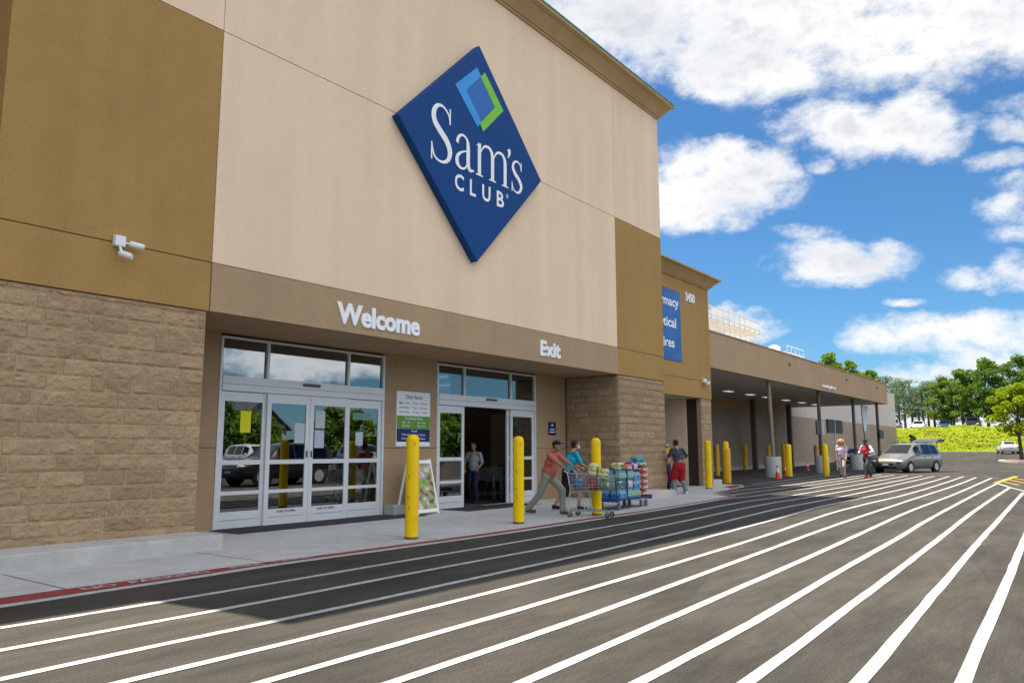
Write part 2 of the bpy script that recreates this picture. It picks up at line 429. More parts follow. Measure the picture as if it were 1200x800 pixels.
d0 = math_('SUBTRACT', 1.0, math_('MINIMUM', dens, 2.6))
d1 = math_('MULTIPLY_ADD', math_('SUBTRACT', fb.outputs['Fac'], .5), 1.85, d0)
d1 = math_('MULTIPLY_ADD', math_('SUBTRACT', warp.outputs['Fac'], .5), 1.2, d1)
cov = nd.new('ShaderNodeMapRange'); cov.interpolation_type = 'SMOOTHSTEP'
cov.inputs['From Min'].default_value = -.25; cov.inputs['From Max'].default_value = .95; ln.new(d1, cov.inputs['Value'])
thick = nd.new('ShaderNodeMapRange'); thick.interpolation_type = 'SMOOTHSTEP'; thick.inputs['From Min'].default_value = .5; thick.inputs['From Max'].default_value = 1.5
fb3 = wnoise(6, 5, .55, 0, (7, 2, 5))
ln.new(math_('MULTIPLY_ADD', math_('SUBTRACT', fb3.outputs['Fac'], .5), 2.2, d1), thick.inputs['Value'])
cc = nd.new('ShaderNodeMix'); cc.data_type = 'RGBA'; ln.new(thick.outputs['Result'], cc.inputs['Factor'])
# gain on unseen clouds behind the viewer, added to light the shaded front
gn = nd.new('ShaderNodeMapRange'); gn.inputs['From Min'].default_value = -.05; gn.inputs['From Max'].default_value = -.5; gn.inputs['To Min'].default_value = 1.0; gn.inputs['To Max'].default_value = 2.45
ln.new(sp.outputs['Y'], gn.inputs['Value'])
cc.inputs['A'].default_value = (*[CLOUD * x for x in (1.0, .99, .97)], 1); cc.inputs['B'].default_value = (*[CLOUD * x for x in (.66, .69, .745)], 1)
mix = nd.new('ShaderNodeMix'); mix.data_type = 'RGBA'; ln.new(cov.outputs['Result'], mix.inputs['Factor'])
tint = nd.new('ShaderNodeMix'); tint.data_type = 'RGBA'; tint.blend_type = 'MULTIPLY'; tint.inputs['Factor'].default_value = 1
ln.new(sky.outputs['Color'], tint.inputs['A']); tint.inputs['B'].default_value = (*SKY_TINT, 1)
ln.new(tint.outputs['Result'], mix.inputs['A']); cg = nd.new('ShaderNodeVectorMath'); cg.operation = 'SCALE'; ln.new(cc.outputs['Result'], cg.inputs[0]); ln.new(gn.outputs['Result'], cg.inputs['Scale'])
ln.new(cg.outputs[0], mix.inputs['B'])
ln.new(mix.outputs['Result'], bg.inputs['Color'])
W.cycles.sampling_method = 'MANUAL'; W.cycles.sample_map_resolution = 512
# ------------------------------------------------------------------ ground, paving, painted lines
ASPH = asphalt_mat()
WHITE_LINE = paint_mat('white_road_paint', (.58, .57, .55), 1.25)
YELLOW_LINE = paint_mat('yellow_road_paint', (.72, .42, .03), .4)
RED_KERB = paint_mat('red_kerb_paint', (.33, .035, .03), 1.1)
CONC = mat('sidewalk_concrete', (.475, .475, .465), .9, .12, 2.2, .35, 90, var2=.10, scale2=.5, grain=.16)
KERB = mat('kerb_concrete', (.48, .46, .43), .9, .16, 4, .3, 60, var2=.1, scale2=.7)
DRUMC = mat('drum_concrete', (.46, .46, .46), .9, .1, 3, .2, 50)

def sheet(name, poly_rows, zoff, m, kind='structure', parent=None):
    """rows of points (x, y) -> strip following the ground"""
    mb = MB()
    return mb

xs = [-400, -120, -40, -10, 0, 5, 10] + [10 + i for i in range(1, 97)] + [115, 130, 160, 220, 400, 900, 2200]
ys = [-1500, -400, -150, -60, -30, -15, -5, 0, 5, 10, 15, 20, 30, 60, 150, 400, 1500]
g = MB()
vs = [(x, y, gz(x)) for x in xs for y in ys]; ny = len(ys)
g.add(vs, [(i * ny + j, (i + 1) * ny + j, (i + 1) * ny + j + 1, i * ny + j + 1) for i in range(len(xs) - 1) for j in range(ny - 1)])
ground = tag(g.build('ground', ASPH, sm=True), 'worn brown asphalt of the store drive', kind='structure')

def resample(pts, step=.6):
    out = [Vector(pts[0])]
    for a, b in zip(pts[:-1], pts[1:]):
        a = Vector(a); b = Vector(b); n = max(1, int((b - a).length / step))
        for k in range(1, n + 1): out.append(a + (b - a) * k / n)
    return out
def smooth_path(pts, n=5):
    P = [Vector(p) for p in pts]; out = []
    for i in range(len(P) - 1):
        a = P[max(i - 1, 0)]; b = P[i]; c = P[i + 1]; d = P[min(i + 2, len(P) - 1)]
        L = (c - b).length
        ta = (c - a) * (L / max(1e-3, (c - a).length)); tb = (d - b) * (L / max(1e-3, (d - b).length))
        m = max(2, int(L / .5))
        for k in range(m):
            t = k / m; h1 = 2 * t ** 3 - 3 * t * t + 1; h2 = t ** 3 - 2 * t * t + t; h3 = -2 * t ** 3 + 3 * t * t; h4 = t ** 3 - t * t
            out.append(b * h1 + ta * h2 + c * h3 + tb * h4)
    out.append(P[-1]); return out
def stripe(mb, pts, w, z, mi=0, jit=0.0):
    P = smooth_path(pts); vs = []
    for i, p in enumerate(P):
        t = (P[min(i + 1, len(P) - 1)] - P[max(i - 1, 0)]).normalized(); n = Vector((-t.y, t.x))
        for s in (1, -1):
            ww = w * .5 + jit * (mnoise.noise(Vector((p.x * 2.1, p.y * 3, s * 5))))
            q = p + n * s * ww; vs.append((q.x, q.y, gz(q.x) + z))
    mb.add(vs, [(2 * i, 2 * i + 1, 2 * i + 3, 2 * i + 2) for i in range(len(P) - 1)], mi)

LINES = [
 [(-6, 8.5), (0.5, 8.6), (3.24, 8.68), (4.07, 8.73), (5.47, 8.78), (6.25, 8.85), (8.31, 8.83), (11.55, 8.78), (14.93, 8.90), (17.24, 8.92), (20.56, 9.02), (22.2, 9.08), (23.43, 8.90), (24.66, 8.76), (26.23, 8.72), (28.86, 8.58), (32.72, 8.52), (36, 8.52), (40.06, 8.7), (45.52, 8.9)],
 [(-6, 7.5), (0.5, 7.6), (2.88, 7.67), (3.58, 7.66), (5.23, 7.68), (7.64, 7.76), (10.37, 7.83), (17.31, 8.03), (18.49, 8.1), (20.4, 8.18), (22.27, 8.15), (23.6, 8.01), (24.8, 7.9), (27.82, 7.8), (31.69, 7.70), (35.42, 7.75), (44.84, 8.14)],
 [(-6, 6.7), (0.5, 6.78), (2.57, 6.82), (3.95, 6.83), (5.81, 6.87), (6.78, 6.91), (9.24, 6.96), (11.06, 6.98), (15.48, 7.19), (18.24, 7.33), (20.06, 7.39), (22.15, 7.38), (23.07, 7.29), (25.5, 7.17), (29.11, 7.05), (34.61, 7.06), (44.82, 7.45)],
 [(-6, 5.8), (0.5, 5.9), (2.27, 5.97), (3.48, 6.0), (5.21, 6.0), (6.43, 6.03), (8.08, 6.08), (9.71, 6.12), (13.56, 6.29), (15.99, 6.44), (17.78, 6.55), (19.87, 6.62), (22.75, 6.54), (25.14, 6.46), (28, 6.42), (33.13, 6.45), (44.43, 6.84)],
 [(-6, 5.1), (0.5, 5.2), (2.72, 5.26), (3.73, 5.25), (4.58, 5.27), (6.88, 5.34), (8.62, 5.41), (11.83, 5.51), (13.97, 5.63), (16.48, 5.74), (19.31, 5.87), (21.5, 5.92), (24.05, 5.83), (30.49, 5.68), (36, 5.78), (44.53, 6.2)],
 [(-6, 4.4), (0.5, 4.45), (3.27, 4.51), (4.85, 4.53), (6.02, 4.55), (7.47, 4.60), (10.05, 4.68), (13.86, 4.86), (17.56, 5.11), (19.88, 5.2), (23.12, 5.15), (26.67, 5.02), (33.93, 5.1), (44.9, 5.6)],
 [(-6, 3.7), (0.5, 3.8), (3.79, 3.83), (5.09, 3.84), (6.45, 3.88), (7.95, 3.95), (11.24, 4.12), (15.73, 4.34), (19, 4.42), (23.9, 4.46), (33.88, 4.52), (43.61, 4.93)],
 [(-6, 3.0), (0.5, 3.08), (4.3, 3.14), (5.28, 3.18), (6.92, 3.24), (8.75, 3.31), (11.57, 3.42), (14.52, 3.56), (20.47, 3.78), (28.06, 3.80), (35, 3.95), (42.98, 4.24)],
 [(-6, 2.5), (0.5, 2.52), (4.74, 2.54), (5.41, 2.545), (6.89, 2.57), (9.01, 2.67), (11.23, 2.77), (14.56, 2.89), (17.93, 3.04), (23.3, 3.17), (35.98, 3.39)],
 [(-6, 1.8), (0.5, 1.9), (5.16, 1.97), (6.47, 2.01), (8.39, 2.08), (10.73, 2.16), (14.97, 2.32), (21.54, 2.54), (32.97, 2.72)],
 [(-6, 1.2), (0.5, 1.3), (5.64, 1.39), (7.57, 1.46), (9.7, 1.54), (11.14, 1.59), (15.62, 1.75), (21.94, 1.92), (29.99, 2.12)],
 [(-6, .6), (0.5, .72), (5.99, .85), (7.98, .91), (10.02, .97), (12.15, 1.04), (16.02, 1.17), (27, 1.5)],
 [(-6, .0), (5, .2), (12, .4), (24, .8)], [(-6, -.6), (10, -.2), (22, .1)],
 [(23.87, 9.62), (24.5, 9.55), (25.29, 9.51), (26.62, 9.45), (28.88, 9.30), (31, 9.16), (35.84, 9.18), (39.63, 9.36), (45.65, 9.55)],
 [(24.1, 10.3), (25.63, 10.29), (27.68, 10.15), (30.02, 9.97), (31.5, 9.84), (35.1, 9.85), (39.23, 9.98), (45.8, 10.25)],
 [(29.46, 11.03), (30.42, 10.85), (31.59, 10.6), (34.39, 10.62), (38, 10.75), (41.99, 11.05), (46.1, 11.3)],
 [(31.14, 11.36), (32.25, 11.28), (33.99, 11.25), (38.81, 11.55), (44.11, 11.92)],
]
mk = MB()
for L in LINES: stripe(mk, L, .100, .005, 0, .012)
# thin line across the far ends of the stripes and the slanted line at the hatched box
stripe(mk, [(46.1, 11.9), (45.5, 7.2), (43.6, 4.6), (42.5, 3.9)], .05, .009, 0)
stripe(mk, [(36.7, 3.46), (33.2, 2.75), (31.0, 2.19), (27.2, 1.3)], .10, .009, 0)
stripe(mk, [(36.7, 3.5), (40.5, 3.5), (46.3, 3.5)], .22, .009, 1)
for a, b in (((38.5, 3.4), (35.2, 2.6)), ((41, 3.4), (36.5, 2.35)), ((43.5, 3.4), (38, 2.1))): stripe(mk, [a, b], .1, .009, 1)
tag(mk.build('road_markings', [WHITE_LINE, YELLOW_LINE]), 'white stripes painted along the asphalt drive', kind='structure')

# sidewalk: flush with the drive
EDGE = [(-8, 8.62), (0, 8.68), (3.24, 8.75), (5.47, 8.85), (6.25, 8.92), (8.31, 8.90), (11.55, 8.85), (14.93, 8.97), (17.24, 8.99), (20.56, 9.09), (22.2, 9.15), (24.0, 9.3)]
OUT = EDGE + [(24.45, 9.6), (25.0, 10.5), (27.4, 10.75), (29.2, 10.95), (30.3, 11.5), (30.4, 12.4)]
sw = MB()
P = smooth_path(OUT[:12]) + [Vector(p) for p in OUT[12:]]
vs = []
for p in P:
    vs += [(p.x, p.y, gz(p.x) - .1), (p.x, p.y, gz(p.x) + .012), (p.x, max(p.y + .01, 12.9 if p.x > 24 else 13.7), gz(p.x) + .012)]
n = len(P)
sw.add(vs, [(3 * i, 3 * i + 3, 3 * i + 4, 3 * i + 1) for i in range(n - 1)] + [(3 * i + 1, 3 * i + 4, 3 * i + 5, 3 * i + 2) for i in range(n - 1)])
tag(sw.build('sidewalk', CONC), 'pale concrete walk along the doors', kind='structure')
# expansion joints cut as thin dark fillers
jt = MB()
for x in (-3.5, -1.2, 1.1, 4.05, 6.6, 9.9, 13.2, 16.5, 19.8, 22.6):
    jt.quad((x, 8.9 + .01 * x, gz(x) + .016), (x + .014, 8.9 + .01 * x, gz(x) + .016), (x + .014, 10.88, gz(x) + .016), (x, 10.88, gz(x) + .016))
tag(jt.build('sidewalk_joints', mat('joint_filler', (.11, .10, .09), .95, .1)), 'dark joints in the walk', kind='structure')
rk = MB()
def red(pts_w, z=.017):
    vs = []
    for p, w in pts_w: vs += [(p.x, p.y, gz(p.x) + z), (p.x, p.y + w, gz(p.x) + z)]
    rk.add(vs, [(2 * i, 2 * i + 2, 2 * i + 3, 2 * i + 1) for i in range(len(pts_w) - 1)])
Pw = []
for p in smooth_path(EDGE):
    w = .37 - .20 * smooth((p.x - 3.5) / 4.2) - .07 * smooth((p.x - 15) / 5)
    Pw.append((p + Vector((0, .004)), w + .015 * mnoise.noise(Vector((p.x * 3, 0, 0)))))
red(Pw)
rk.quad((23.6, 9.3, gz(24) + .021), (24.1, 9.4, gz(24) + .021), (24.6, 10.1, gz(24) + .021), (24.3, 10.1, gz(24) + .021))
rk.quad((27.6, 10.85, gz(28) + .021), (29.1, 11.0, gz(29) + .021), (30.1, 11.6, gz(30) + .021), (28.6, 11.5, gz(28.6) + .021))
tag(rk.build('red_kerb_stripe', RED_KERB), 'red fire lane band along the walk edge', kind='structure')
# NO PARKING FIRE LANE lettering, lying on the red band
def flat_text(mb, s, x0, x1, y0, y1, z, slope=0.0):
    v, f = text_verts(s, .02)
    ax = min(p[0] for p in v); bx = max(p[0] for p in v); ay = min(p[1] for p in v); by = max(p[1] for p in v)
    out = []
    for p in v:
        x = x0 + (p[0] - ax) / (bx - ax) * (x1 - x0); y = y0 + (p[1] - ay) / (by - ay) * (y1 - y0) + slope * (x - x0)
        out.append((x, y, gz(x) + z))
    mb.add(out, f)
ft = MB()
flat_text(ft, 'NO  PARKING', 4.13, 5.66, 8.87, 9.04, .022, .03)
flat_text(ft, 'FIRE  LANE', 5.98, 7.3, 8.955, 9.06, .022, .02)
tag(ft.build('kerb_lettering', WHITE_LINE), 'white NO PARKING FIRE LANE letters on the red band', kind='structure')

# ------------------------------------------------------------------ the bank beyond the drive and the upper car park
SOIL = mat('bank_soil', (.16, .17, .03), .95, .3, .8)
hb = MB(); nx = 14; nyy = 60
def bank(i, j):
    t = i / nx; y = -40 + 80 * j / nyy
    x = 104 + 9 * t + 1.2 * mnoise.noise(Vector((y * .12, 3, 0)))
    z = 1.05 + 3.0 * smooth(t * 1.05) + .25 * mnoise.noise(Vector((x * .4, y * .4, 1))) * (t > 0)
    return (x, y, z)
vs = [bank(i, j) for i in range(nx + 1) for j in range(nyy + 1)]
hb.add(vs, [(i * (nyy + 1) + j, (i + 1) * (nyy + 1) + j, (i + 1) * (nyy + 1) + j + 1, i * (nyy + 1) + j + 1) for i in range(nx) for j in range(nyy)])
tag(hb.build('bank', SOIL, sm=True), 'grassy bank beyond the drive', kind='structure')
up = MB(); up.quad((112.2, -300, 3.98), (1200, -300, 3.98), (1200, 300, 3.98), (112.2, 300, 3.98))
tag(up.build('upper_car_park', ASPH), 'car park on top of the bank', kind='structure')
# bright leafy ground cover, one mass
random.seed(11)
gc = MB()
for k in range(24000):
    t = random.random() ** .9; y = -14 + 44 * random.random()
    x = 104 + 9 * t + 1.2 * mnoise.noise(Vector((y * .12, 3, 0)))
    cl = mnoise.noise(Vector((x * .55, y * .38, 7))); c2 = mnoise.noise(Vector((x * 1.6, y * 1.1, 2)))
    z = 1.05 + 3.0 * smooth(t * 1.05) + .1 + (.45 * max(0, cl) + .25 * max(0, c2)) * (random.random() ** .5)
    s = random.uniform(.09, .2)
    a = random.uniform(0, 2 * PI); nn = Vector((random.gauss(-.45, .3), random.gauss(0, .3), random.gauss(.9, .25))).normalized()
    tx = nn.orthogonal().normalized(); ty = nn.cross(tx); c_, s_ = math.cos(a), math.sin(a)
    e1 = (tx * c_ + ty * s_) * s; e2 = (ty * c_ - tx * s_) * s * .6; p = Vector((x, y, z))
    gc.add([p - e1, p + e2, p + e1, p - e2], [(0, 1, 2, 3)], 1 if cl + .5 * c2 + random.gauss(0, .12) > .2 else 0)
tag(gc.build('ground_cover', [leaf_mat('ground_cover_leaf', (.39, .46, .025), (.31, .39, .03), .3), leaf_mat('ground_cover_green', (.33, .39, .02), (.24, .31, .025), .3)]), 'bright yellow green ground cover on the bank', kind='stuff')
# pale kerb at the foot of the bank and along the far drive
kb = MB()
for a, b in (((101, -30), (101.4, 17)), ((101.4, 17), (101.2, 19.2))):
    a = Vector(a); b = Vector(b); d = (b - a).normalized(); nn = Vector((-d.y, d.x)) * .25
    q = [a + nn, b + nn, b - nn, a - nn]
    kb.add([(p.x, p.y, 0.9) for p in q] + [(p.x, p.y, 1.22) for p in q], [(4, 5, 6, 7), (0, 1, 5, 4), (1, 2, 6, 5), (2, 3, 7, 6), (3, 0, 4, 7)])
tag(kb.build('far_kerb', KERB), 'pale kerb at the foot of the bank', kind='structure')
# planted island at the end of the stripes
isl = MB(); pts = []
for k in range(28):
    a = 2 * PI * k / 28; pts.append((79.5 + 5.2 * math.cos(a), 4.9 + 2.3 * math.sin(a)))
isl.prism(pts, .2, .58)
tag(isl.build('traffic_island', KERB, bevel=.03), 'pale kerbed planting island', kind='structure')
mu = MB(); mu.prism([(79.5 + (x - 79.5) * .86, 4.9 + (y - 4.9) * .8) for x, y in pts], .5, .64)
tag(mu.build('island_mulch', mat('red_mulch', (.20, .07, .035), .95, .35, 6, .6, 30)), 'red brown mulch on the island', kind='structure')
# ------------------------------------------------------------------ the store
BROWN = mat('brown_stucco', (.405, .24, .08), .92, .06, 2.0, .5, 110, var2=.05, scale2=.35, grain=.10, streak=.05)
BEIGE = mat('beige_stucco', (.87, .65, .455), .92, .03, 1.5, .45, 110, var2=.025, scale2=.3, grain=.09, streak=.05)
TAUPE = mat('taupe_stucco', (.43, .292, .172), .92, .06, 2.0, .5, 110, var2=.04, scale2=.4, grain=.10, streak=.04)
CORN = mat('cornice_stucco', (.50, .325, .155), .9, .06, 2.0, .2, 120, streak=.08)
GROOVE = mat('joint_sealant', (.16, .11, .06), .95, .05)
BLOCK = [mat('split_block_' + n, c, .95, .14, 5.5, .7, 40, var2=.12, scale2=1.1, grain=.12) for n, c in (('mid', (.375, .255, .145)), ('pale', (.405, .28, .162)), ('brown', (.34, .23, .13)))] + [mat('block_mortar', (.29, .20, .117), .95, .1)]  # mortar tone darkened to put recess shade into the joints
BLOCKD = mat('smooth_block', (.36, .25, .155), .95, .12, 4, .3, 60, var2=.1, scale2=.8, grain=.1)
GREYW = mat('pale_grey_wall', (.56, .51, .47), .92, .06, 1.5, .2, 80)
ALU = mat('door_aluminium', (.72, .725, .74), .4, .05, 8, metal=.1, spec=.5)
ALUD = mat('dark_aluminium', (.10, .09, .085), .5, .05)
GLASS = glass_mat('door_glass', (.34, .37, .36), .20)
GREENCAP = mat('green_coping', (.06, .28, .20), .5, .05)
DARK = mat('dark_interior', (.035, .028, .024), .9, .2, 2)
SOFF = mat('grey_soffit', (.56, .54, .52), .9, .06, 1.0)
POSTP = mat('sunlit_post_tan', (.30, .225, .16), .6, .06, 5)  # lighter tan puts the sunlight on the near post into its colour
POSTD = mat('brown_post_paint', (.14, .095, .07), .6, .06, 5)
LAMP = mat('lamp_diffuser', (.9, .88, .8), .5, 0, emis=.22)
LOBLAMP = mat('lobby_lamp_diffuser', (.95, .88, .72), .5, 0, emis=.5)
WHITEP = mat('white_sign_paint', (.90, .90, .92), .5, .03, 6)
D = 11.622; RB = 13.559; XL, X1, X2, XR = 3.84, 7.09, 20.83, 24.03
Z1, Z2, Z3, Z4 = 3.789, 4.618, 8.758, 13.10

store = tag(empty('store_building', (14, 14, 0)), 'big box store with beige and brown stucco front, block piers and a long side canopy', 'store')
def part(mb, name, m, parent=store, **k): return mb.build(name, m, parent, world=True, **k)

gp = .014
def panel(x0, x1, z0, z1, m, y=D, name='wall_panel', th=.12):
    part(MB().box(x0 + gp / 2, x1 - gp / 2, y, y + th, z0 + gp / 2, z1 - gp / 2), name, m, bevel=.006)
core = MB()
core.box(XL + .02, X1 - .02, D + .06, D + 4, -.3, Z4 + .1)
core.box(XL + .48, X1 - .02, D + .065, D + 3.99, Z4 + .1, Z4 + .5)
core.box(X2 + .02, XR - .02, D + .06, D + 4, -.3, Z4 + .5)
core.box(X1 - .018, X2 + .018, D + .062, D + 3.99, Z1 + .02, Z4 + .49)
part(core, 'wall_core', GROOVE)
panel(XL, X1, Z1, Z2, BROWN); panel(XL, X1, Z2, Z3, BROWN); panel(XL, X1, Z3, Z4 + .1, BEIGE)
panel(X1, X2, Z1, Z2, TAUPE, D - .012); panel(X1, X2, Z2, Z3, BEIGE); panel(X1, X2, Z3, Z4 + .1, BEIGE)
panel(X2, XR, Z1, Z2, BROWN); panel(X2, XR, Z2, Z3, BROWN); panel(X2, XR, Z3, Z4 + .1, BEIGE)
# side returns of the portal
part(MB().box(XL, XL + .05, D + .122, D + 4, -.3, Z3), 'side_wall', BROWN)
part(MB().box(XL, XL + .05, D + .122, D + 4, Z3 + .01, Z4 + .1), 'side_wall', BEIGE)
part(MB().box(XR - .05, XR, D + .122, D + 4, Z1, Z3), 'side_wall', BROWN)
part(MB().box(XR - .05, XR, D + .122, D + 4, Z3 + .01, Z4 + .1), 'side_wall', BEIGE)

def cornice(x0, x1, yb, z0, h, p, m, name='cornice', back=3.0, cap=True):
    prof = [(.0, 0), (.10, 0), (.10, .10), (.20, .14), (.24, .20), (.42, .40), (.62, .60), (.72, .68), (.72, .74), (.90, .80), (1.0, .86), (1.0, 1.0)]
    mb = MB(); n = len(prof)
    path = [(x0, yb + back, -1, 0), (x0, yb, -1, -1), (x1, yb, 1, -1), (x1, yb + back, 1, 0)]
    vs = []
    for x, y, dx, dy in path:
        for o, z in prof: vs.append((x + dx * o * p, y + dy * o * p, z0 + z * h))
    fs = [(i * n + k, (i + 1) * n + k, (i + 1) * n + k + 1, i * n + k + 1) for i in range(3) for k in range(n - 1)]
    fs.append((n - 1, 2 * n - 1, 3 * n - 1, 4 * n - 1))
    mb.add(vs, fs)
    o = part(mb, name, m)
    if cap:
        q = p + .02
        MB().box(x0 - q, x1 + q, yb - q, yb + back, z0 + h + .003, z0 + h + .05).build('coping', GREENCAP, o, world=True)
    return o
cornice(XL + .46, XR, D - .003, Z4, .53, .46, CORN)

# rock faced block piers
def block_face(x0, x1, z0, z1, y, bw=.60, bh=.225, res=.03, dep=.034, along='x', fix=0.0, seed=0, flip=1):
    nx = max(2, int((x1 - x0) / res)); nz = max(2, int((z1 - z0) / res)); vs = []
    for i in range(nx + 1):
        for j in range(nz + 1):
            u = x0 + (x1 - x0) * i / nx; v = z0 + (z1 - z0) * j / nz
            r = int((v - z0) / bh); off = .5 * bw * (r % 2) + .17 * bw * ((r * 7) % 3)
            c = math.floor((u + off) / bw); fu = (u + off) - c * bw; fv = (v - z0) - r * bh
            e = min(fu, bw - fu, fv, bh - fv)
            k = smooth(e / .035)
            hh = mnoise.noise(Vector((c * 3.1 + seed, r * 5.3, 0))) * .5
            d = k * dep * (.35 + .55 * mnoise.noise(Vector((u * 7 + c * 9, v * 9 + r * 4, seed))) + .5 * mnoise.noise(Vector((u * 21, v * 27, seed))) + hh * .5)
            if e < .008: d = -.006
            if i in (0, nx) or j in (0, nz): d = -.02
            vs.append((u, y - d, v) if along == 'x' else (y + flip * d, u, v))
    mb = MB()
    mb.add(vs, [(i * (nz + 1) + j, (i + 1) * (nz + 1) + j, (i + 1) * (nz + 1) + j + 1, i * (nz + 1) + j + 1) for i in range(nx) for j in range(nz)])
    mi = []
    for i in range(nx):
        for j in range(nz):
            u = x0 + (x1 - x0) * (i + .5) / nx; v = z0 + (z1 - z0) * (j + .5) / nz
            r = int((v - z0) / bh); off = .5 * bw * (r % 2) + .17 * bw * ((r * 7) % 3)
            c = math.floor((u + off) / bw); e = min((u + off) - c * bw, bw - (u + off) + c * bw, v - z0 - r * bh, bh - (v - z0) + r * bh)
            mi.append(3 if e < max(.011, res * .5) else int(abs(mnoise.noise(Vector((c * 7.7 + .3, r * 4.9 + .7, seed)))) * 17) % 3)
    mb.mi = mi
    return mb
part(block_face(XL, 7.055, .1, Z1 - .004, D + .03, res=.021), 'block_pier', BLOCK, sm=True)
part(block_face(X2 + .02, XR, .05, Z1 - .004, D + .02, res=.045, seed=3), 'block_pier', BLOCK, sm=True)
part(block_face(D + .0, RB, .02, Z1 - .004, X2 + .015, res=.05, along='y', seed=5, flip=-1), 'block_pier', BLOCK, sm=True)
part(MB().box(XL - .02, 7.05, D + .03, RB + .2, -.3, Z1 - .006), 'pier_side', TAUPE)
part(MB().box(X2 + .03, XR + .01, D + .05, RB + .2, -.3, Z1 - .008), 'pier_side', BLOCKD)
# concrete kerbs at the foot of the piers
part(MB().box(-6, 7.07, 10.88, D + .02, -.2, .235), 'base_kerb', KERB, bevel=.02)
part(MB().box(20.7, 23.05, 10.88, D + .02, -.2, .255), 'base_kerb', KERB, bevel=.02)
part(MB().box(12.97, 14.0, 13.2, 13.545, -.2, .24), 'base_kerb', KERB, bevel=.015)
# recess: soffit and back wall
part(MB().box(X1 - .03, X2 + .01, D + .123, RB + .15, Z1 + .004, Z1 + .018), 'soffit', TAUPE)
zj = 1.56
for a, b in ((7.06, 8.56), (12.93, 14.78), (19.18, 20.82)):
    part(MB().box(a, b, RB, RB + .18, -.2, zj - .007), 'stucco_pier', TAUPE, bevel=.004)
    part(MB().box(a, b, RB, RB + .18, zj + .007, Z1 + .003), 'stucco_pier', TAUPE, bevel=.004)
    part(MB().box(a + .01, b - .01, RB + .02, RB + .17, zj - .02, zj + .02), 'pier_joint', GROOVE)

# door sets ------------------------------------------------------------
def leaf(parent, x0, x1, y, name='door_leaf', z0=.02, z1=2.66):
    """one aluminium leaf with three panes, bottom panel and two rails"""
    s = .10; mb = MB(); d = .05
    mb.box(x0, x0 + s, y, y + d, z0, z1); mb.box(x1 - s, x1, y, y + d, z0, z1)
    for a, b in ((z0, .33), (.65, .72), (1.23, 1.32), (2.47, z1)): mb.box(x0 + s, x1 - s, y + .002, y + d - .002, a, b)
    o = part(mb, name, ALU, parent, bevel=.004)
    MB().box(x0 + s - .02, x1 - s + .02, y + .02, y + .028, .31, 2.49).build('glass', GLASS, o, world=True)
    MB().box(x0 + s, x1 - s, y - .004, y + .0005, .17, .176).build('kick_plate', ALUD, o, world=True)
    return o
def doorset(x0, x1, mull, label_open=False):
    fr = MB(); t = .055; y = RB - .02
    fr.box(x0, x0 + t, y, y + .14, 0, 3.74); fr.box(x1 - t, x1, y, y + .14, 0, 3.74)
    fr.box(x0 + t, x1 - t, y, y + .14, 3.70, 3.74)
    for m_ in mull: fr.box(m_ - .03, m_ + .03, y + .003, y + .13, 2.96, 3.70)
    fr.box(x0 + t, x1 - t, y - .02, y + .16, 2.67, 2.96)
    o = part(fr, 'door_frame', ALU, bevel=.004)
    MB().box(x0 + t, x1 - t, y - .026, y - .0205, 2.80, 2.806).build('header_seam', ALUD, o, world=True)
    MB().box(x0 + t - .01, x1 - t + .01, y + .06, y + .068, 2.95, 3.71).build('transom_glass', GLASS, o, world=True)
    xm = .5 * (x0 + x1)
    MB().box(xm - .22, xm + .22, y - .06, y - .0195, 2.86, 2.92).build('motion_sensor', ALUD, o, world=True, bevel=.008)
    MB().box(x0, x1, y - .02, y + .16, -.05, .018).build('threshold', ALUD, o, world=True)
    return o
doorset(8.56, 12.93, (9.66, 11.82))
L1 = leaf(store, 8.62, 9.68, RB + .02); L4 = leaf(store, 11.80, 12.87, RB + .02)
L2 = leaf(store, 9.66, 10.735, RB - .035); L3 = leaf(store, 10.745, 11.82, RB - .035)
for L_, a, b in ((L2, 9.98, 10.44), (L3, 11.0, 11.46)):
    text_mb('PUSH TO OPEN', a, b, .255, .30, RB - .037, 0, .03).build('push_lettering', ALUD, L_, world=True)
for L_, x in ((L2, 10.68), (L3, 10.80)):
    MB().box(x - .02, x + .02, RB - .05, RB - .034, 1.36, 1.5).build('pull_handle', ALUD, L_, world=True, bevel=.005)
doorset(14.78, 19.18, (15.88, 17.95))
leaf(store, 14.84, 15.90, RB + .02); leaf(store, 17.96, 19.12, RB + .02)
leaf(store, 14.90, 15.94, RB + .085); leaf(store, 17.86, 18.9, RB + .085)

# lobby seen through the glass
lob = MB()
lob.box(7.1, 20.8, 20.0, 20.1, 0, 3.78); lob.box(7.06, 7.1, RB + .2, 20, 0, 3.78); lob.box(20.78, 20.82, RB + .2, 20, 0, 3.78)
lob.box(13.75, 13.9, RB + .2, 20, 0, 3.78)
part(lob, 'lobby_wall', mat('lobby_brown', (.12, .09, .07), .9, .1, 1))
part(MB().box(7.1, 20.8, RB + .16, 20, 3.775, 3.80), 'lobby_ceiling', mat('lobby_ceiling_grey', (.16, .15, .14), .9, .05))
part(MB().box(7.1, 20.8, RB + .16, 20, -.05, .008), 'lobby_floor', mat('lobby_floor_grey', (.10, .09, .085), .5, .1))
part(MB().box(20.72, 20.775, 15.7, 16.5, .9, 2.7), 'lobby_panel', mat('tan_panel', (.35, .25, .13), .8, .1))
for x, y in ((17.6, 15.2), (18.9, 15.2), (19.9, 17.5)): part(MB().box(x, x + .14, y, y + 1.2, 3.70, 3.76), 'lobby_light', LOBLAMP)

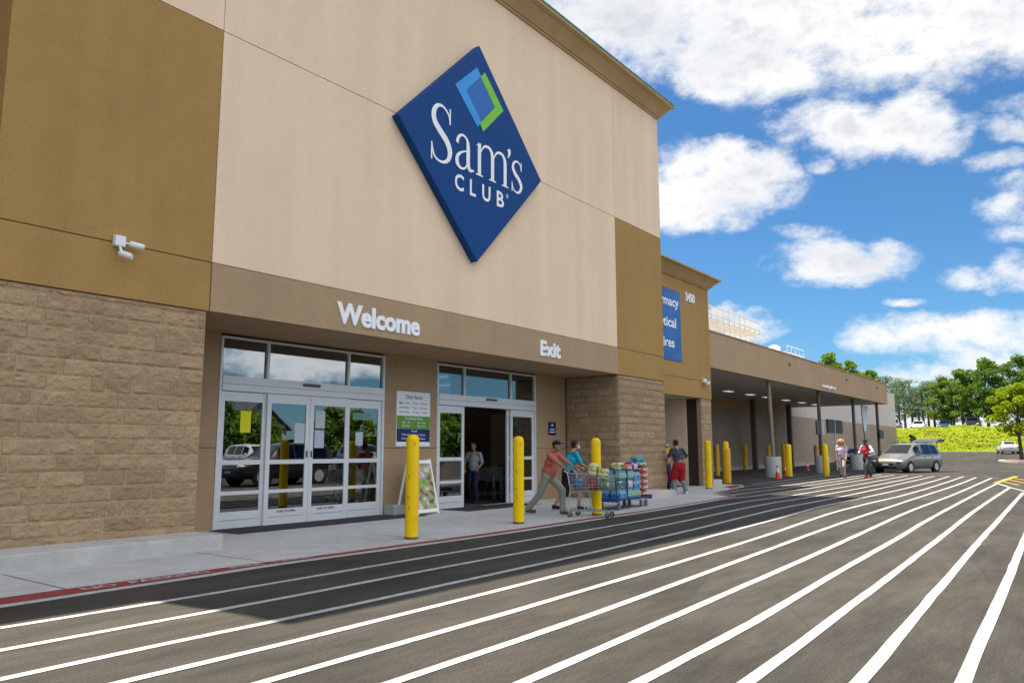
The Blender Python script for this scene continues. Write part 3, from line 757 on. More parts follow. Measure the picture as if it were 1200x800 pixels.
# left wing and the long hall behind
part(MB().box(-60, XL - .02, D + .72, D + 4, -.3, 10.6), 'wing_wall', BROWN)
part(MB().box(-60.3, XL - .03, D + .5, D + 4, 10.61, 10.95), 'cornice', CORN)
hall = MB(); hall.box(-60, 104.8, 20.2, 75, -.3, 6.2)
part(hall, 'hall_wall', GREYW)
part(MB().box(29.6, 105.4, 20.0, 20.195, -.3, 4.2), 'rear_wall', mat('tan_block_wall', (.36, .29, .215), .95, .12, 3, .4, 30, var2=.08))
part(MB().box(29.62, 64.2, 20.003, 20.193, 4.2, 6.3), 'rear_wall', TAUPE)  # same wall as beyond the canopy; darker taupe puts canopy shade into its colour
part(MB().box(64.2, 105.4, 20.003, 20.193, 4.2, 8.3), 'rear_wall', GREYW)
cs = MB()
for k in range(1, 20): cs.box(29.7, 105.3, 19.992, 20.002, k * .22 - .006, k * .22 + .006)
part(cs, 'course_lines', mat('mortar', (.25, .2, .15), .95, .05))
part(MB().box(30, 105, 19.55, 19.99, -.1, .42), 'base_kerb', KERB)
dr = part(MB().box(71.8, 72.9, 19.94, 19.985, .42, 2.8), 'side_door', mat('beige_door', (.55, .47, .34), .6, .04))
MB().box(72.72, 72.8, 19.88, 19.938, 1.45, 1.55).build('handle', ALUD, dr, world=True)

# the lower entrance block with the printed banner
YP, PL, PRX = 12.3, 24.0, 29.62
pz1, pz2 = 3.49, 4.17
part(MB().box(PL, PRX, YP + .1, YP + .3, pz1 + .02, 8.2), 'wall_core', GROOVE)
for a, b in ((PL, 28.62), (28.62, PRX)):
    part(MB().box(a + .005, b - .005, YP, YP + .12, pz1, pz2 - .007), 'wall_panel', BROWN, bevel=.005)
    part(MB().box(a + .005, b - .005, YP, YP + .12, pz2 + .007, 8.0), 'wall_panel', BROWN, bevel=.005)
part(block_face(28.63, PRX - .01, .0, pz1 - .004, YP + .02, res=.06, seed=9), 'block_pier', BLOCK, sm=True)
part(MB().box(28.62, PRX - .02, YP + .04, YP + .22, -.2, pz1 - .006), 'pier_side', BLOCKD)
part(MB().box(PRX - .3, PRX, YP + .31, 20, -.2, 8.0), 'side_wall', BROWN)
part(MB().box(PL, PRX - .31, 16.9, 17.0, -.2, pz1), 'entry_wall', BEIGE)
part(MB().box(PL, PRX - .31, YP + .301, 16.9, pz1, pz1 + .05), 'soffit', SOFF)
part(MB().box(XR + .012, XR + .03, YP + .31, 16.9, -.2, pz1 - .005), 'entry_wall', TAUPE)
part(MB().box(PL, PRX - .02, YP + .31, YP + 3.5, 3.6, 8.0), 'wall_core', GROOVE)
ed = part(MB().box(28.66, 28.9, YP + .221, YP + .66, -.1, pz1 - .01), 'side_door', mat('dark_brown_door', (.045, .032, .025), .7, .1))
part(MB().box(28.62, 28.9, YP + .661, 16.8, -.1, pz1 - .01), 'entry_wall', BEIGE)
cornice(PL + .6, PRX, YP - .003, 7.95, .42, .44, CORN, back=3.6, cap=False)
part(MB().box(29.5, 30.5, 12.35, 12.95, -.1, gz(30) + .2), 'base_kerb', KERB, bevel=.02)

# canopy
YF = 12.70; CX = 64.35
part(MB().box(PRX + .003, CX, YF, YF + .2, 4.89, 6.42), 'canopy_fascia', TAUPE, bevel=.006)
part(MB().box(CX - .2, CX - .003, YF + .203, 20.0, 4.893, 6.41), 'canopy_fascia', TAUPE)
part(MB().box(PRX + .01, CX + .04, YF - .04, YF + .22, 6.425, 6.47), 'coping', CORN)
part(MB().box(PRX + .01, CX - .203, YF + .203, 20.0, 4.93, 5.05), 'soffit', SOFF)
part(MB().box(PRX + .01, CX - .203, YF + .21, 20.0, 6.1, 6.2), 'canopy_roof', GREYW)
for x in (43.94, 47.48, 50.49, 54.35, 57.96, 61.21):
    lf = part(MB().box(x - .75, x + .25, 16.9, 17.3, 4.87, 4.928), 'ceiling_light', ALU)
    MB().box(x - .70, x + .20, 16.94, 17.26, 4.85, 4.869).build('diffuser', LAMP, lf, world=True)
for i, (x, y) in enumerate(((38.75, 13.05), (47.25, 13.05), (56.3, 13.3), (62.7, 13.15))):
    lean = -.12 if i == 0 else 0
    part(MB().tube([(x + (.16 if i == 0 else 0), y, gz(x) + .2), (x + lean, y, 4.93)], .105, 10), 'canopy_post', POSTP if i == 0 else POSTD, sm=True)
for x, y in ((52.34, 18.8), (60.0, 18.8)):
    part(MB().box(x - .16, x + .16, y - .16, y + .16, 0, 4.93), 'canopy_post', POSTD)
for x in (41.0, 52.5, 61.0):
    part(MB().box(x - .1, x + .1, YF - .05, YF - .002, 5.85, 5.98), 'wall_light', ALUD, bevel=.01)
# timber railing and vent on the roof
TIMB = mat('raw_timber', (.68, .60, .46), .85, .1, 5)
def rail(x0, x1, y, z0, h, n, rows):
    mb = MB()
    for i in range(n + 1):
        x = x0 + (x1 - x0) * i / n
        mb.box(x - .02, x + .02, y - .02, y + .02, z0 - 1.0, z0 + h * (1 if i < n - 2 else .8))
        mb.box(x - .03, x + .03, y + 1.3, y + 1.36, z0 - 1.0, z0 + h * .9)
    for r_ in range(rows):
        z = z0 + h * (.25 + .7 * r_ / max(1, rows - 1)); mb.box(x0, x1, y - .03, y + .03, z - .03, z + .03)
        if r_ % 2 == 0: mb.box(x0, x1, y + 1.31, y + 1.35, z * .99 - .03, z * .99 + .03)
    for i in range(n + 1):
        x = x0 + (x1 - x0) * i / n; mb.box(x - .02, x + .02, y, y + 1.3, z0 + h * .6, z0 + h * .65)
    return mb
part(rail(39.6, 49.2, 17, 7.55, 2.1, 11, 4), 'roof_railing', TIMB)
part(MB().box(38, 66, 15.4, 15.7, 6.2, 7.36), 'roof_kerb', mat('tan_board', (.50, .36, .18), .85, .12, 3))
part(rail(54.6, 58.4, 17, 7.45, 1.35, 4, 3), 'roof_railing', ALU)
part(MB().lathe([(.28, 0), (.28, .75), (.40, .8), (.40, 1.0), (.15, 1.15), (0, 1.16)], 14, Matrix.Translation((51.9, 17, 7.3))), 'roof_vent', WHITEP, sm=True)
part(MB().box(38, 66, 15.71, 18.6, 6.3, 7.3), 'roof_kerb', GREYW)
part(MB().box(XR + .2, PRX - .301, 17.01, 20.1, -.2, 8.0), 'wall_core', GREYW)

# ------------------------------------------------------------------ signs and lettering
BLUE = mat('sign_blue', (.007, .058, .22), .6, .04, 3, spec=.15)
SKYB = mat('emblem_sky_blue', (.03, .30, .72), .45, .03)
MIDB = mat('emblem_blue', (.01, .13, .45), .45, .03)
LIME = mat('emblem_lime', (.20, .55, .03), .45, .03)
SY = D - .2
dia = tag(empty('diamond_sign', (13.83, D, 8.65)), 'big blue diamond sign with white store name and two tone emblem on the beige wall', 'sign')
dm = MB(); pd = [(13.86, 11.39), (16.5, 8.66), (13.81, 5.91), (11.13, 8.63)]
dm.add([(x, SY, z) for x, z in pd] + [(x, D - .003, z) for x, z in pd], [(0, 1, 2, 3), (7, 6, 5, 4), (0, 4, 5, 1), (1, 5, 6, 2), (2, 6, 7, 3), (3, 7, 4, 0)])
part(dm, 'sign_box', BLUE, dia, bevel=.02)
def poly(pts, y, m, name, par, d=.012):
    mb = MB(); n = len(pts)
    mb.add([(x, y, z) for x, z in pts] + [(x, y + d, z) for x, z in pts], [tuple(range(n))] + [(i, (i + 1) % n, n + (i + 1) % n, n + i) for i in range(n)])
    return part(mb, name, m, par)
fy = SY - .012
poly([(13.76, 10.77), (12.96, 10.02), (13.79, 9.25), (13.94, 9.44), (13.36, 10.02), (13.92, 10.60)], fy, SKYB, 'emblem', dia)
poly([(14.06, 10.76), (14.81, 10.03), (14.0, 9.2), (13.88, 9.37), (14.46, 10.0), (13.90, 10.57)], fy - .003, LIME, 'emblem', dia)
poly([(13.89, 10.56), (13.37, 10.01), (13.89, 9.41), (14.45, 10.0)], fy + .002, MIDB, 'emblem', dia)
gl = MB(); yy = fy
# S
ribbon(gl, [(12.79, 8.98), (12.74, 9.17), (12.56, 9.31), (12.36, 9.28), (12.24, 9.10), (12.27, 8.88), (12.46, 8.70), (12.68, 8.52), (12.79, 8.30), (12.72, 8.08), (12.50, 7.98), (12.27, 8.06), (12.18, 8.34)], [.03, .05, .06, .09, .14, .16, .17, .17, .16, .10, .06, .05, .03], yy)
gl.quad((12.765, yy - .001, 8.95), (12.81, yy - .001, 8.95), (12.81, yy - .001, 9.34), (12.765, yy - .001, 9.34))
gl.quad((12.155, yy - .001, 7.96), (12.20, yy - .001, 7.96), (12.20, yy - .001, 8.37), (12.155, yy - .001, 8.37))
# a
ribbon(gl, [(13.04, 8.62), (13.10, 8.78), (13.24, 8.86), (13.39, 8.80), (13.44, 8.62), (13.44, 8.25), (13.50, 8.08), (13.66, 8.10)], [.10, .08, .055, .075, .12, .13, .10, .03], yy)
ribbon(gl, [(13.43, 8.52), (13.22, 8.44), (13.06, 8.30), (13.05, 8.13), (13.17, 8.04), (13.32, 8.07), (13.42, 8.22)], [.035, .05, .10, .12, .07, .05, .04], yy - .002)
# m
def stem(x, z0, z1, w=.125, serif=True, top=False):
    gl.quad((x - w / 2, yy, z0), (x + w / 2, yy, z0), (x + w / 2, yy, z1), (x - w / 2, yy, z1))
    if serif: gl.quad((x - .135, yy - .003, z0), (x + .135, yy - .003, z0), (x + .135, yy - .003, z0 + .035), (x - .135, yy - .003, z0 + .035))
    if top: gl.add([(x - .15, yy - .003, z1 - .09), (x + .0, yy - .003, z1 - .06), (x + w / 2, yy - .003, z1 + .02)], [(0, 1, 2)])
stem(13.86, 8.04, 8.86, top=True); stem(14.37, 8.04, 8.66); stem(14.88, 8.04, 8.66)
for a in (13.86, 14.37):
    ribbon(gl, [(a + .05, 8.66), (a + .18, 8.83), (a + .36, 8.86), (a + .48, 8.76), (a + .51, 8.60)], [.03, .06, .08, .11, .125], yy - .001)
# apostrophe and s
ribbon(gl, [(15.02, 9.08), (15.06, 9.0), (15.0, 8.84)], [.12, .11, .03], yy)
ribbon(gl, [(15.56, 8.66), (15.52, 8.80), (15.40, 8.86), (15.26, 8.80), (15.21, 8.66), (15.30, 8.52), (15.46, 8.40), (15.56, 8.25), (15.50, 8.09), (15.36, 8.03), (15.22, 8.10), (15.17, 8.26)], [.03, .04, .05, .07, .10, .12, .12, .11, .08, .05, .04, .03], yy)
gl.quad((15.545, yy - .001, 8.64), (15.58, yy - .001, 8.64), (15.58, yy - .001, 8.88), (15.545, yy - .001, 8.88))
gl.quad((15.15, yy - .001, 8.02), (15.185, yy - .001, 8.02), (15.185, yy - .001, 8.28), (15.15, yy - .001, 8.28))
for ch, a, b in (('C', 12.97, 13.29), ('L', 13.51, 13.73), ('U', 13.97, 14.29), ('B', 14.54, 14.83)):
    text_mb(ch, a, b, 7.47, 7.87, yy, 0, .022, gl)
text_mb('\u00ae', 14.91, 15.02, 7.77, 7.88, yy, 0, 0, gl)
part(gl, 'sign_lettering', WHITEP, dia)

def letters(s, x0, x1, z0, z1, y, label, dep=.025, bold=.04, name='wall_lettering', m=WHITEP):
    mb = text_mb(s, x0, x1, z0, z1, y, dep, bold)
    o = mb.build(name, m); return tag(o, label, 'sign')
letters('Welcome', 9.76, 12.07, 3.94, 4.37, D - .013, 'raised white lettering reading Welcome on the taupe band above the closed doors')
letters('Exit', 16.64, 17.60, 3.96, 4.385, D - .013, 'raised white lettering reading Exit on the taupe band above the open doors')
letters('3450', 27.40, 28.24, 7.16, 7.52, YP - .001, 'white street number 3450 near the top of the lower brown block', .03, .035, 'street_number')
letters('Loading Area', 46.9, 49.7, 5.04, 5.30, YF - .001, 'small white lettering on the long canopy edge', .05, .05)

bn = tag(empty('banner', (25.5, YP, 4.75)), 'blue vertical banner with white words half hidden by the tall portal', 'banner')
BAN = mat('banner_blue', (.02, .13, .40), .5, .25, 1.2, var2=.3, scale2=.5)
part(MB().box(24.25, 26.88, YP - .03, YP - .004, 4.75, 7.40), 'banner_sheet', BAN, bn)
for w_, a, b, c, d_ in (('Pharmacy', 24.35, 26.72, 6.66, 7.12), ('Optical', 24.55, 26.45, 5.86, 6.34), ('Tires', 24.95, 26.27, 5.22, 5.58)):
    part(text_mb(w_, a, b, c, d_, YP - .033, 0, .02), 'banner_lettering', WHITEP, bn)

hs = tag(empty('hours_sign', (13.95, RB, 1.6)), 'white, green and dark blue opening hours board on the pier between the doors', 'sign')
part(MB().box(13.33, 14.51, RB - .025, RB - .002, 1.60, 2.94), 'sign_board', WHITEP, hs, bevel=.004)
GRN = mat('sign_green', (.13, .32, .035), .5, .03); NAVY = mat('sign_navy', (.012, .025, .12), .5, .05)
part(MB().box(13.34, 14.50, RB - .029, RB - .0255, 2.03, 2.34), 'green_band', GRN, hs)
part(MB().box(13.34, 14.50, RB - .029, RB - .0255, 1.71, 2.026), 'navy_band', NAVY, hs)
tb = MB(); ty = RB - .0262
text_mb('Club Hours', 13.63, 14.22, 2.76, 2.86, ty, 0, .01, tb)
for z, a, b in ((2.62, 'Mon. - Fri.', '10 am - 8:30 pm'), (2.51, 'Saturday', '9 am - 8:30 pm'), (2.40, 'Sunday', '10 am - 6 pm')):
    text_mb(a, 13.42, 13.76, z, z + .06, ty, 0, .01, tb); text_mb(b, 13.88, 14.40, z, z + .06, ty, 0, .01, tb)
part(tb, 'hours_lettering', NAVY, hs)
tw = MB(); ty = RB - .0302
text_mb('Plus Member Hours', 13.62, 14.24, 2.25, 2.31, ty, 0, .01, tw)
for z, a, b in ((2.155, 'Mon. - Fri.', '7 am - 10 am'), (2.07, 'Saturday', '7 am - 9 am')):
    text_mb(a, 13.52, 13.80, z, z + .055, ty, 0, .01, tw); text_mb(b, 14.04, 14.34, z, z + .055, ty, 0, .01, tw)
text_mb('Closed', 13.83, 14.04, 1.95, 2.0, ty, 0, .01, tw)
text_mb('Thanksgiving Day', 13.5, 14.34, 1.85, 1.905, ty, 0, .01, tw); text_mb('Christmas Day', 13.5, 14.34, 1.76, 1.81, ty, 0, .01, tw)
part(tw, 'hours_lettering', WHITEP, hs)

ns = tag(empty('notice_sign', (20.0, RB, 1.95)), 'small navy sign with an arrow on the stucco right of the open doors', 'sign')
part(MB().box(19.84, 20.24, RB - .02, RB - .002, 1.96, 2.36), 'sign_board', NAVY, ns, bevel=.004)
nw = MB(); nw.add([(20.04, RB - .022, 2.32), (19.98, RB - .022, 2.24), (20.10, RB - .022, 2.24)], [(0, 1, 2)])
nw.box(19.92, 20.16, RB - .0215, RB - .0205, 2.12, 2.15); nw.box(19.90, 20.18, RB - .0215, RB - .0205, 2.04, 2.07)
part(nw, 'sign_marks', WHITEP, ns)

# notices taped to the glass of the closed doors
YEL = mat('yellow_paper', (.78, .72, .02), .8, .04); PAP = mat('pale_paper', (.50, .55, .62), .8, .08, 9)
def notice(x0, x1, z0, z1, m, label, y=RB + .034):
    o = MB().box(x0, x1, y, y + .003, z0, z1).build('paper_notice', m); tag(o, label, 'notice', 'notices taped to the doors'); return o
notice(9.09, 9.33, 1.86, 2.29, YEL, 'yellow paper sheet taped to the leftmost door pane', RB + .036)
notice(10.36, 10.62, 1.66, 2.08, PAP, 'pale printed sheet at the right edge of the second door leaf', RB - .018)
notice(10.90, 11.16, 1.98, 2.36, PAP, 'upper pale sheet on the third door leaf', RB - .018)
notice(10.89, 11.15, 1.56, 1.94, PAP, 'lower pale sheet on the third door leaf', RB - .018)
notice(12.0, 12.56, 2.2, 2.36, mat('green_paper', (.18, .30, .24), .8, .1), 'wide greenish strip at the top of the rightmost closed door', RB + .036)
notice(12.10, 12.32, 1.62, 1.92, PAP, 'small pale sheet low on the rightmost closed door', RB + .036)

# door mats
MATM = mat('door_mat', (.03, .032, .038), .95, .2, 20)
for x0, x1, lab in ((8.45, 13.4, 'long dark mat before the closed doors'), (14.9, 19.3, 'long dark mat before the open exit doors')):
    tag(MB().box(x0, x1, 12.55, 13.5, .0135, .024).build('door_mat', MATM, bevel=.004), lab, 'mat')

# security cameras
CAMW = mat('camera_white', (.78, .79, .80), .4, .02)
def bullet(par, M_):
    mb = MB(); mb.lathe([(.045, 0), (.06, .02), (.06, .22), (.05, .24), (.05, .26)], 12, M_)
    o = part(mb, 'camera_body', CAMW, par, sm=True)
    m2 = MB(); m2.lathe([(0, .245), (.04, .245)], 12, M_); m2.build('lens', ALUD, o, world=True)
    return o
sc = tag(empty('security_camera', (5.53, D, 4.62)), 'pair of white security cameras on one box on the brown wall', 'camera')
part(MB().box(5.42, 5.62, D - .12, D - .002, 4.54, 4.74), 'junction_box', CAMW, sc, bevel=.012)
part(MB().tube([(5.52, D - .07, 4.56), (5.53, D - .14, 4.44), (5.55, D - .2, 4.38)], .025, 8), 'bracket', CAMW, sc, sm=True)
part(MB().tube([(5.6, D - .07, 4.62), (5.72, D - .12, 4.61)], .02, 8), 'bracket', CAMW, sc, sm=True)
bullet(sc, Matrix.Translation((5.50, D - .14, 4.40)) @ Vector((.55, -.8, -.35)).to_track_quat('Z', 'Y').to_matrix().to_4x4())
bullet(sc, Matrix.Translation((5.70, D - .1, 4.62)) @ Vector((.9, -.55, -.22)).to_track_quat('Z', 'Y').to_matrix().to_4x4())
sc.scale = (.8, .8, .8)
pc = tag(empty('security_camera', (28.85, YP, 4.15)), 'small white dome camera on the lower brown block beside the canopy', 'camera')
part(MB().box(28.72, 28.96, YP - .1, YP - .002, 4.10, 4.26), 'junction_box', CAMW, pc, bevel=.012)
part(MB().lathe([(0, -.13), (.09, -.08), (.12, 0), (.12, .05)], 14, Matrix.Translation((28.86, YP - .16, 4.10))), 'camera_dome', CAMW, pc, sm=True)
# ------------------------------------------------------------------ bollards, drums, cones, small signs
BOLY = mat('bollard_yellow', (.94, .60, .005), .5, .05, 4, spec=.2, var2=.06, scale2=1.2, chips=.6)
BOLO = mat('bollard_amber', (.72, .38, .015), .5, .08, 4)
SCUFF = mat('scuff_grey', (.16, .13, .08), .9, .2, 8)
def bollard(x, y, h, r, label, m=BOLY, group='yellow bollards along the store', sleeve=False):
    b = tag(empty('bollard', (x, y, gz(x))), label, 'bollard', group)
    mb = MB()
    prof = [(r, 0), (r, h - .09)] + [(r * math.cos(a), h - .09 + .09 * math.sin(a)) for a in (.3, .6, .9, 1.2, 1.45)] + [(.001, h)]
    mb.lathe(prof, 24); mb.build('post', m, b, sm=True)
    MB().lathe([(r + .004, .0), (r + .004, .05), (r + .001, .056)], 24).build('scuff_band', SCUFF, b, sm=True)
    if sleeve: MB().lathe([(r + .06, .02), (r + .065, h - .32), (r + .01, h - .27)], 20).build('sleeve', BOLO, b, sm=True)
    return b
bollard(9.757, 9.50, 1.77, .112, 'nearest yellow bollard, in front of the opening hours board')
bollard(13.04, 9.66, 1.79, .113, 'yellow bollard on the walk in front of the open exit doors')
bollard(15.73, 9.41, 1.78, .113, 'yellow bollard standing behind the wire shopping cart')
bollard(26.98, 11.43, 1.75, .118, 'yellow bollard in front of the narrow block pier of the lower block')
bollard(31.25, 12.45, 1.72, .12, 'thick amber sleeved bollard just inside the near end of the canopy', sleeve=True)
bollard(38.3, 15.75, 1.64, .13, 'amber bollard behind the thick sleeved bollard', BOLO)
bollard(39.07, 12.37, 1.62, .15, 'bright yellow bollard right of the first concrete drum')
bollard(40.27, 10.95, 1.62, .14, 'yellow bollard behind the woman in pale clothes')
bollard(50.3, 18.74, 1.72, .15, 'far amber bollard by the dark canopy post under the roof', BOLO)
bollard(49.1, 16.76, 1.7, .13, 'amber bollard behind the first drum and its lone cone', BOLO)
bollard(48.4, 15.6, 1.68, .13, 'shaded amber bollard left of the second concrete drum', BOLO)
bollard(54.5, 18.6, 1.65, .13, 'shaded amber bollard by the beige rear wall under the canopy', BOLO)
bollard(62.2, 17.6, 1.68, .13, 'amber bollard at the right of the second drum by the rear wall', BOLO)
bollard(63.0, 11.7, 1.55, .14, 'yellow bollard behind the raised minivan roof at the canopy end')

def drum(x, y, label):
    b = tag(empty('concrete_drum', (x, y, gz(x))), label, 'drum', 'concrete drums round the canopy posts')
    MB().lathe([(.40, 0), (.40, .98), (.385, 1.0), (.12, 1.0), (.12, .96)], 26).build('drum_body', DRUMC, b, sm=True)
    return b
drum(38.78, 13.05, 'pale concrete drum round the leaning near canopy post')
drum(47.25, 13.05, 'grey concrete drum round the second canopy post, left of the woman')
drum(56.3, 13.3, 'greenish grey concrete drum between the woman and the man in the red vest')

ORANGE = mat('cone_orange', (.80, .09, .015), .5, .05); CWH = mat('cone_white', (.78, .78, .76), .5, .04); BLK = mat('black_rubber', (.02, .02, .022), .8, .1)
def cone(x, y, h, label):
    b = tag(empty('traffic_cone', (x, y, gz(x))), label, 'cone', 'traffic cones under the canopy')
    k = h / .7
    MB().box(-.18 * k, .18 * k, -.18 * k, .18 * k, 0, .04).build('base', ORANGE, b, bevel=.01)
    MB().lathe([(.135 * k, .04), (.03 * k, h), (.001, h)], 16).build('cone_body', ORANGE, b, sm=True)
    MB().lathe([(.088 * k, .36 * k), (.052 * k, .58 * k)], 16).build('white_collar', CWH, b, sm=True)
cone(36.53, 12.10, .62, 'orange and white traffic cone before the nearest concrete drum')
cone(41.1, 13.2, .56, 'cone half hidden by the yellow bollard beside the first drum')
cone(52.4, 15.4, .55, 'small far cone in the shade left of the second drum')

# A-frame poster board by the hours sign
af = tag(empty('poster_stand', (13.58, 13.02, .012), R(4)), 'white A-frame poster stand with a purple and green poster behind the nearest bollard', 'sign')
def slab(y0, y1, name):
    mb = MB(); w = .40
    Mx = Matrix.Identity(4)
    d = Vector((0, y1 - y0, 1.28)); n = Vector((0, -d.z, d.y)).normalized() * .018
    for a, b in ((-w, -w + .05), (w - .05, w)):
        P0 = [Vector((a, y0, .0)), Vector((b, y0, 0)), Vector((b, y1, 1.28)), Vector((a, y1, 1.28))]
        mb.add([p + n for p in P0] + [p - n for p in P0], [(0, 1, 2, 3), (7, 6, 5, 4), (0, 4, 5, 1), (1, 5, 6, 2), (2, 6, 7, 3), (3, 7, 4, 0)])
    for t0, t1 in ((.04, .10), (.92, .98)):
        P0 = [Vector((-w + .05, y0 + (y1 - y0) * t0, 1.28 * t0)), Vector((w - .05, y0 + (y1 - y0) * t0, 1.28 * t0)), Vector((w - .05, y0 + (y1 - y0) * t1, 1.28 * t1)), Vector((-w + .05, y0 + (y1 - y0) * t1, 1.28 * t1))]
        mb.add([p + n for p in P0] + [p - n for p in P0], [(0, 1, 2, 3), (7, 6, 5, 4), (0, 4, 5, 1), (1, 5, 6, 2), (2, 6, 7, 3), (3, 7, 4, 0)])
    return mb.build(name, WHITEP, af, bevel=.004)
slab(-.32, -.02, 'frame'); slab(.32, .02, 'frame')
POSTER = bpy.data.materials.new('poster_print'); POSTER.use_nodes = True
_n = POSTER.node_tree.nodes; _l = POSTER.node_tree.links
_tc = _n.new('ShaderNodeTexCoord'); _nz = _n.new('ShaderNodeTexNoise'); _nz.inputs['Scale'].default_value = 5.5; _nz.inputs['Detail'].default_value = 3
_l.new(_tc.outputs['Object'], _nz.inputs['Vector'])
_cr = _n.new('ShaderNodeValToRGB'); _e = _cr.color_ramp.elements
_e[0].position = .34; _e[0].color = (.16, .03, .16, 1); _e[1].position = .66; _e[1].color = (.7, .6, .66, 1)
for p_, c_ in ((.42, (.28, .05, .22, 1)), (.46, (.25, .36, .05, 1)), (.55, (.34, .44, .08, 1)), (.58, (.5, .3, .42, 1))):
    q_ = _e.new(p_); q_.color = c_
_l.new(_nz.outputs['Fac'], _cr.inputs['Fac']); _l.new(_cr.outputs['Color'], _n['Principled BSDF'].inputs['Base Color'])
mb = MB(); d = .012
mb.quad((-.35, -.30 - d, .09), (.35, -.30 - d, .09), (.35, -.04 - d, 1.20), (-.35, -.04 - d, 1.20)); mb.build('poster', POSTER, af)

# ------------------------------------------------------------------ shopping carts and goods
WIRE = mat('cart_wire', (.42, .44, .46), .35, .05, metal=.6)
WHEEL = mat('caster_grey', (.12, .12, .13), .6, .1)
HANDB = mat('cart_handle_blue', (.02, .06, .25), .5, .05)
def make_cart(name, loc, rz, label, group, flap=True):
    """wire cart, front towards +Y"""
    b = tag(empty(name, loc, rz), label, 'shopping cart', group)
    fr = MB(); r = .014
    for s in (-1, 1):
        fr.tube([(s * .25, -.50, 1.02), (s * .25, -.42, .98), (s * .24, -.36, .62), (s * .25, -.42, .14), (s * .25, -.40, .11)], r, 6)
        fr.tube([(s * .25, -.42, .13), (s * .22, .05, .15), (s * .15, .52, .15)], r, 6)
        fr.tube([(s * .24, -.36, .55), (s * .20, .10, .58), (s * .17, .45, .62)], r, 6)
        fr.tube([(s * .20, -.10, .56), (s * .215, -.02, .15)], r * .9, 6)
    fr.tube([(-.25, -.40, .15), (.25, -.40, .15)], r, 6); fr.tube([(-.15, .52, .15), (.15, .52, .15)], r, 6)
    fr.build('frame', WIRE, b, sm=True)
    MB().tube([(-.27, -.51, 1.02), (.27, -.51, 1.02)], .02, 8).build('handle', HANDB, b, sm=True)
    bk = MB(); w = .0055
    def sec(y):   # basket half width, bottom, top at y
        t = (y + .36) / .90
        return .27 - .06 * t, .56 + .07 * t, .97 - .05 * t
    N = 13
    for i in range(N):
        y = -.36 + .90 * i / (N - 1); h, z0, z1 = sec(y)
        bk.tube([(-h, y, z1), (-h * .86, y, z0), (h * .86, y, z0), (h, y, z1)], w, 5)
    for k in range(6):
        t = k / 5
        for s in (-1, 1):
            pa, pb = sec(-.36), sec(.54)
            bk.tube([(s * (pa[0] * (.86 + .14 * t)), -.36, pa[1] + (pa[2] - pa[1]) * t), (s * (pb[0] * (.86 + .14 * t)), .54, pb[1] + (pb[2] - pb[1]) * t)], w if k < 5 else .011, 5)
    for k in range(-3, 4):
        pa, pb = sec(-.36), sec(.54)
        bk.tube([(k / 3 * pa[0] * .86, -.36, pa[1]), (k / 3 * pb[0] * .86, .54, pb[1])], w, 5)
        bk.tube([(k / 3 * pb[0] * .86, .54, pb[1]), (k / 3 * pb[0], .54, pb[2])], w, 5)
        bk.tube([(k / 3 * pa[0] * .86, -.36, pa[1]), (k / 3 * pa[0], -.36, pa[2])], w, 5)
    for y in (-.36, .54):
        for t in (.33, .66, 1):
            h, z0, z1 = sec(y); bk.tube([(-h, y, z0 + (z1 - z0) * t), (h, y, z0 + (z1 - z0) * t)], w, 5)
    bk.build('basket', WIRE, b, sm=True)
    if flap:
        fl = MB()
        for k in range(-3, 4): fl.tube([(k * .06, -.16, .60), (k * .06, -.06, .95)], .005, 5)
        for t in (0, .5, 1): fl.tube([(-.2, -.16 + .1 * t, .60 + .35 * t), (.2, -.16 + .1 * t, .60 + .35 * t)], .006, 5)
        fl.build('child_seat', WIRE, b, sm=True)
    for s in (-1, 1):
        for x, y in ((.235, -.38), (.15, .48)):
            Mw = Matrix.Translation((s * x, y, .062)) @ Matrix.Rotation(PI / 2, 4, 'Y')
            wh = MB().lathe([(.03, -.016), (.062, -.014), (.062, .014), (.03, .016)], 16, Mw).build('wheel', WHEEL, b, sm=True)
            MB().obox(Matrix.Translation((s * x, y, .062)), -.026, -.020, -.015, .015, -.01, .085).obox(Matrix.Translation((s * x, y, .062)), .020, .026, -.015, .015, -.01, .085).build('fork', WIRE, wh)
    return b
mycart = make_cart('shopping_cart', (15.26, 9.32, .012), R(189), 'wire shopping cart pushed by the man in the coral shirt', 'wire shopping carts')
for i, (x, y) in enumerate(((19.1, 15.35), (19.65, 15.5), (20.2, 15.45))):
    c = copy_tree(mycart); c.location = (x, y, .012); c.rotation_euler = (0, 0, R(8 - 4 * i))
    c['label'] = ('left one of the dark wire carts in the lobby behind the open doors', 'middle one of the dark wire carts in the lobby behind the open doors', 'right one of the dark wire carts in the lobby behind the open doors')[i]

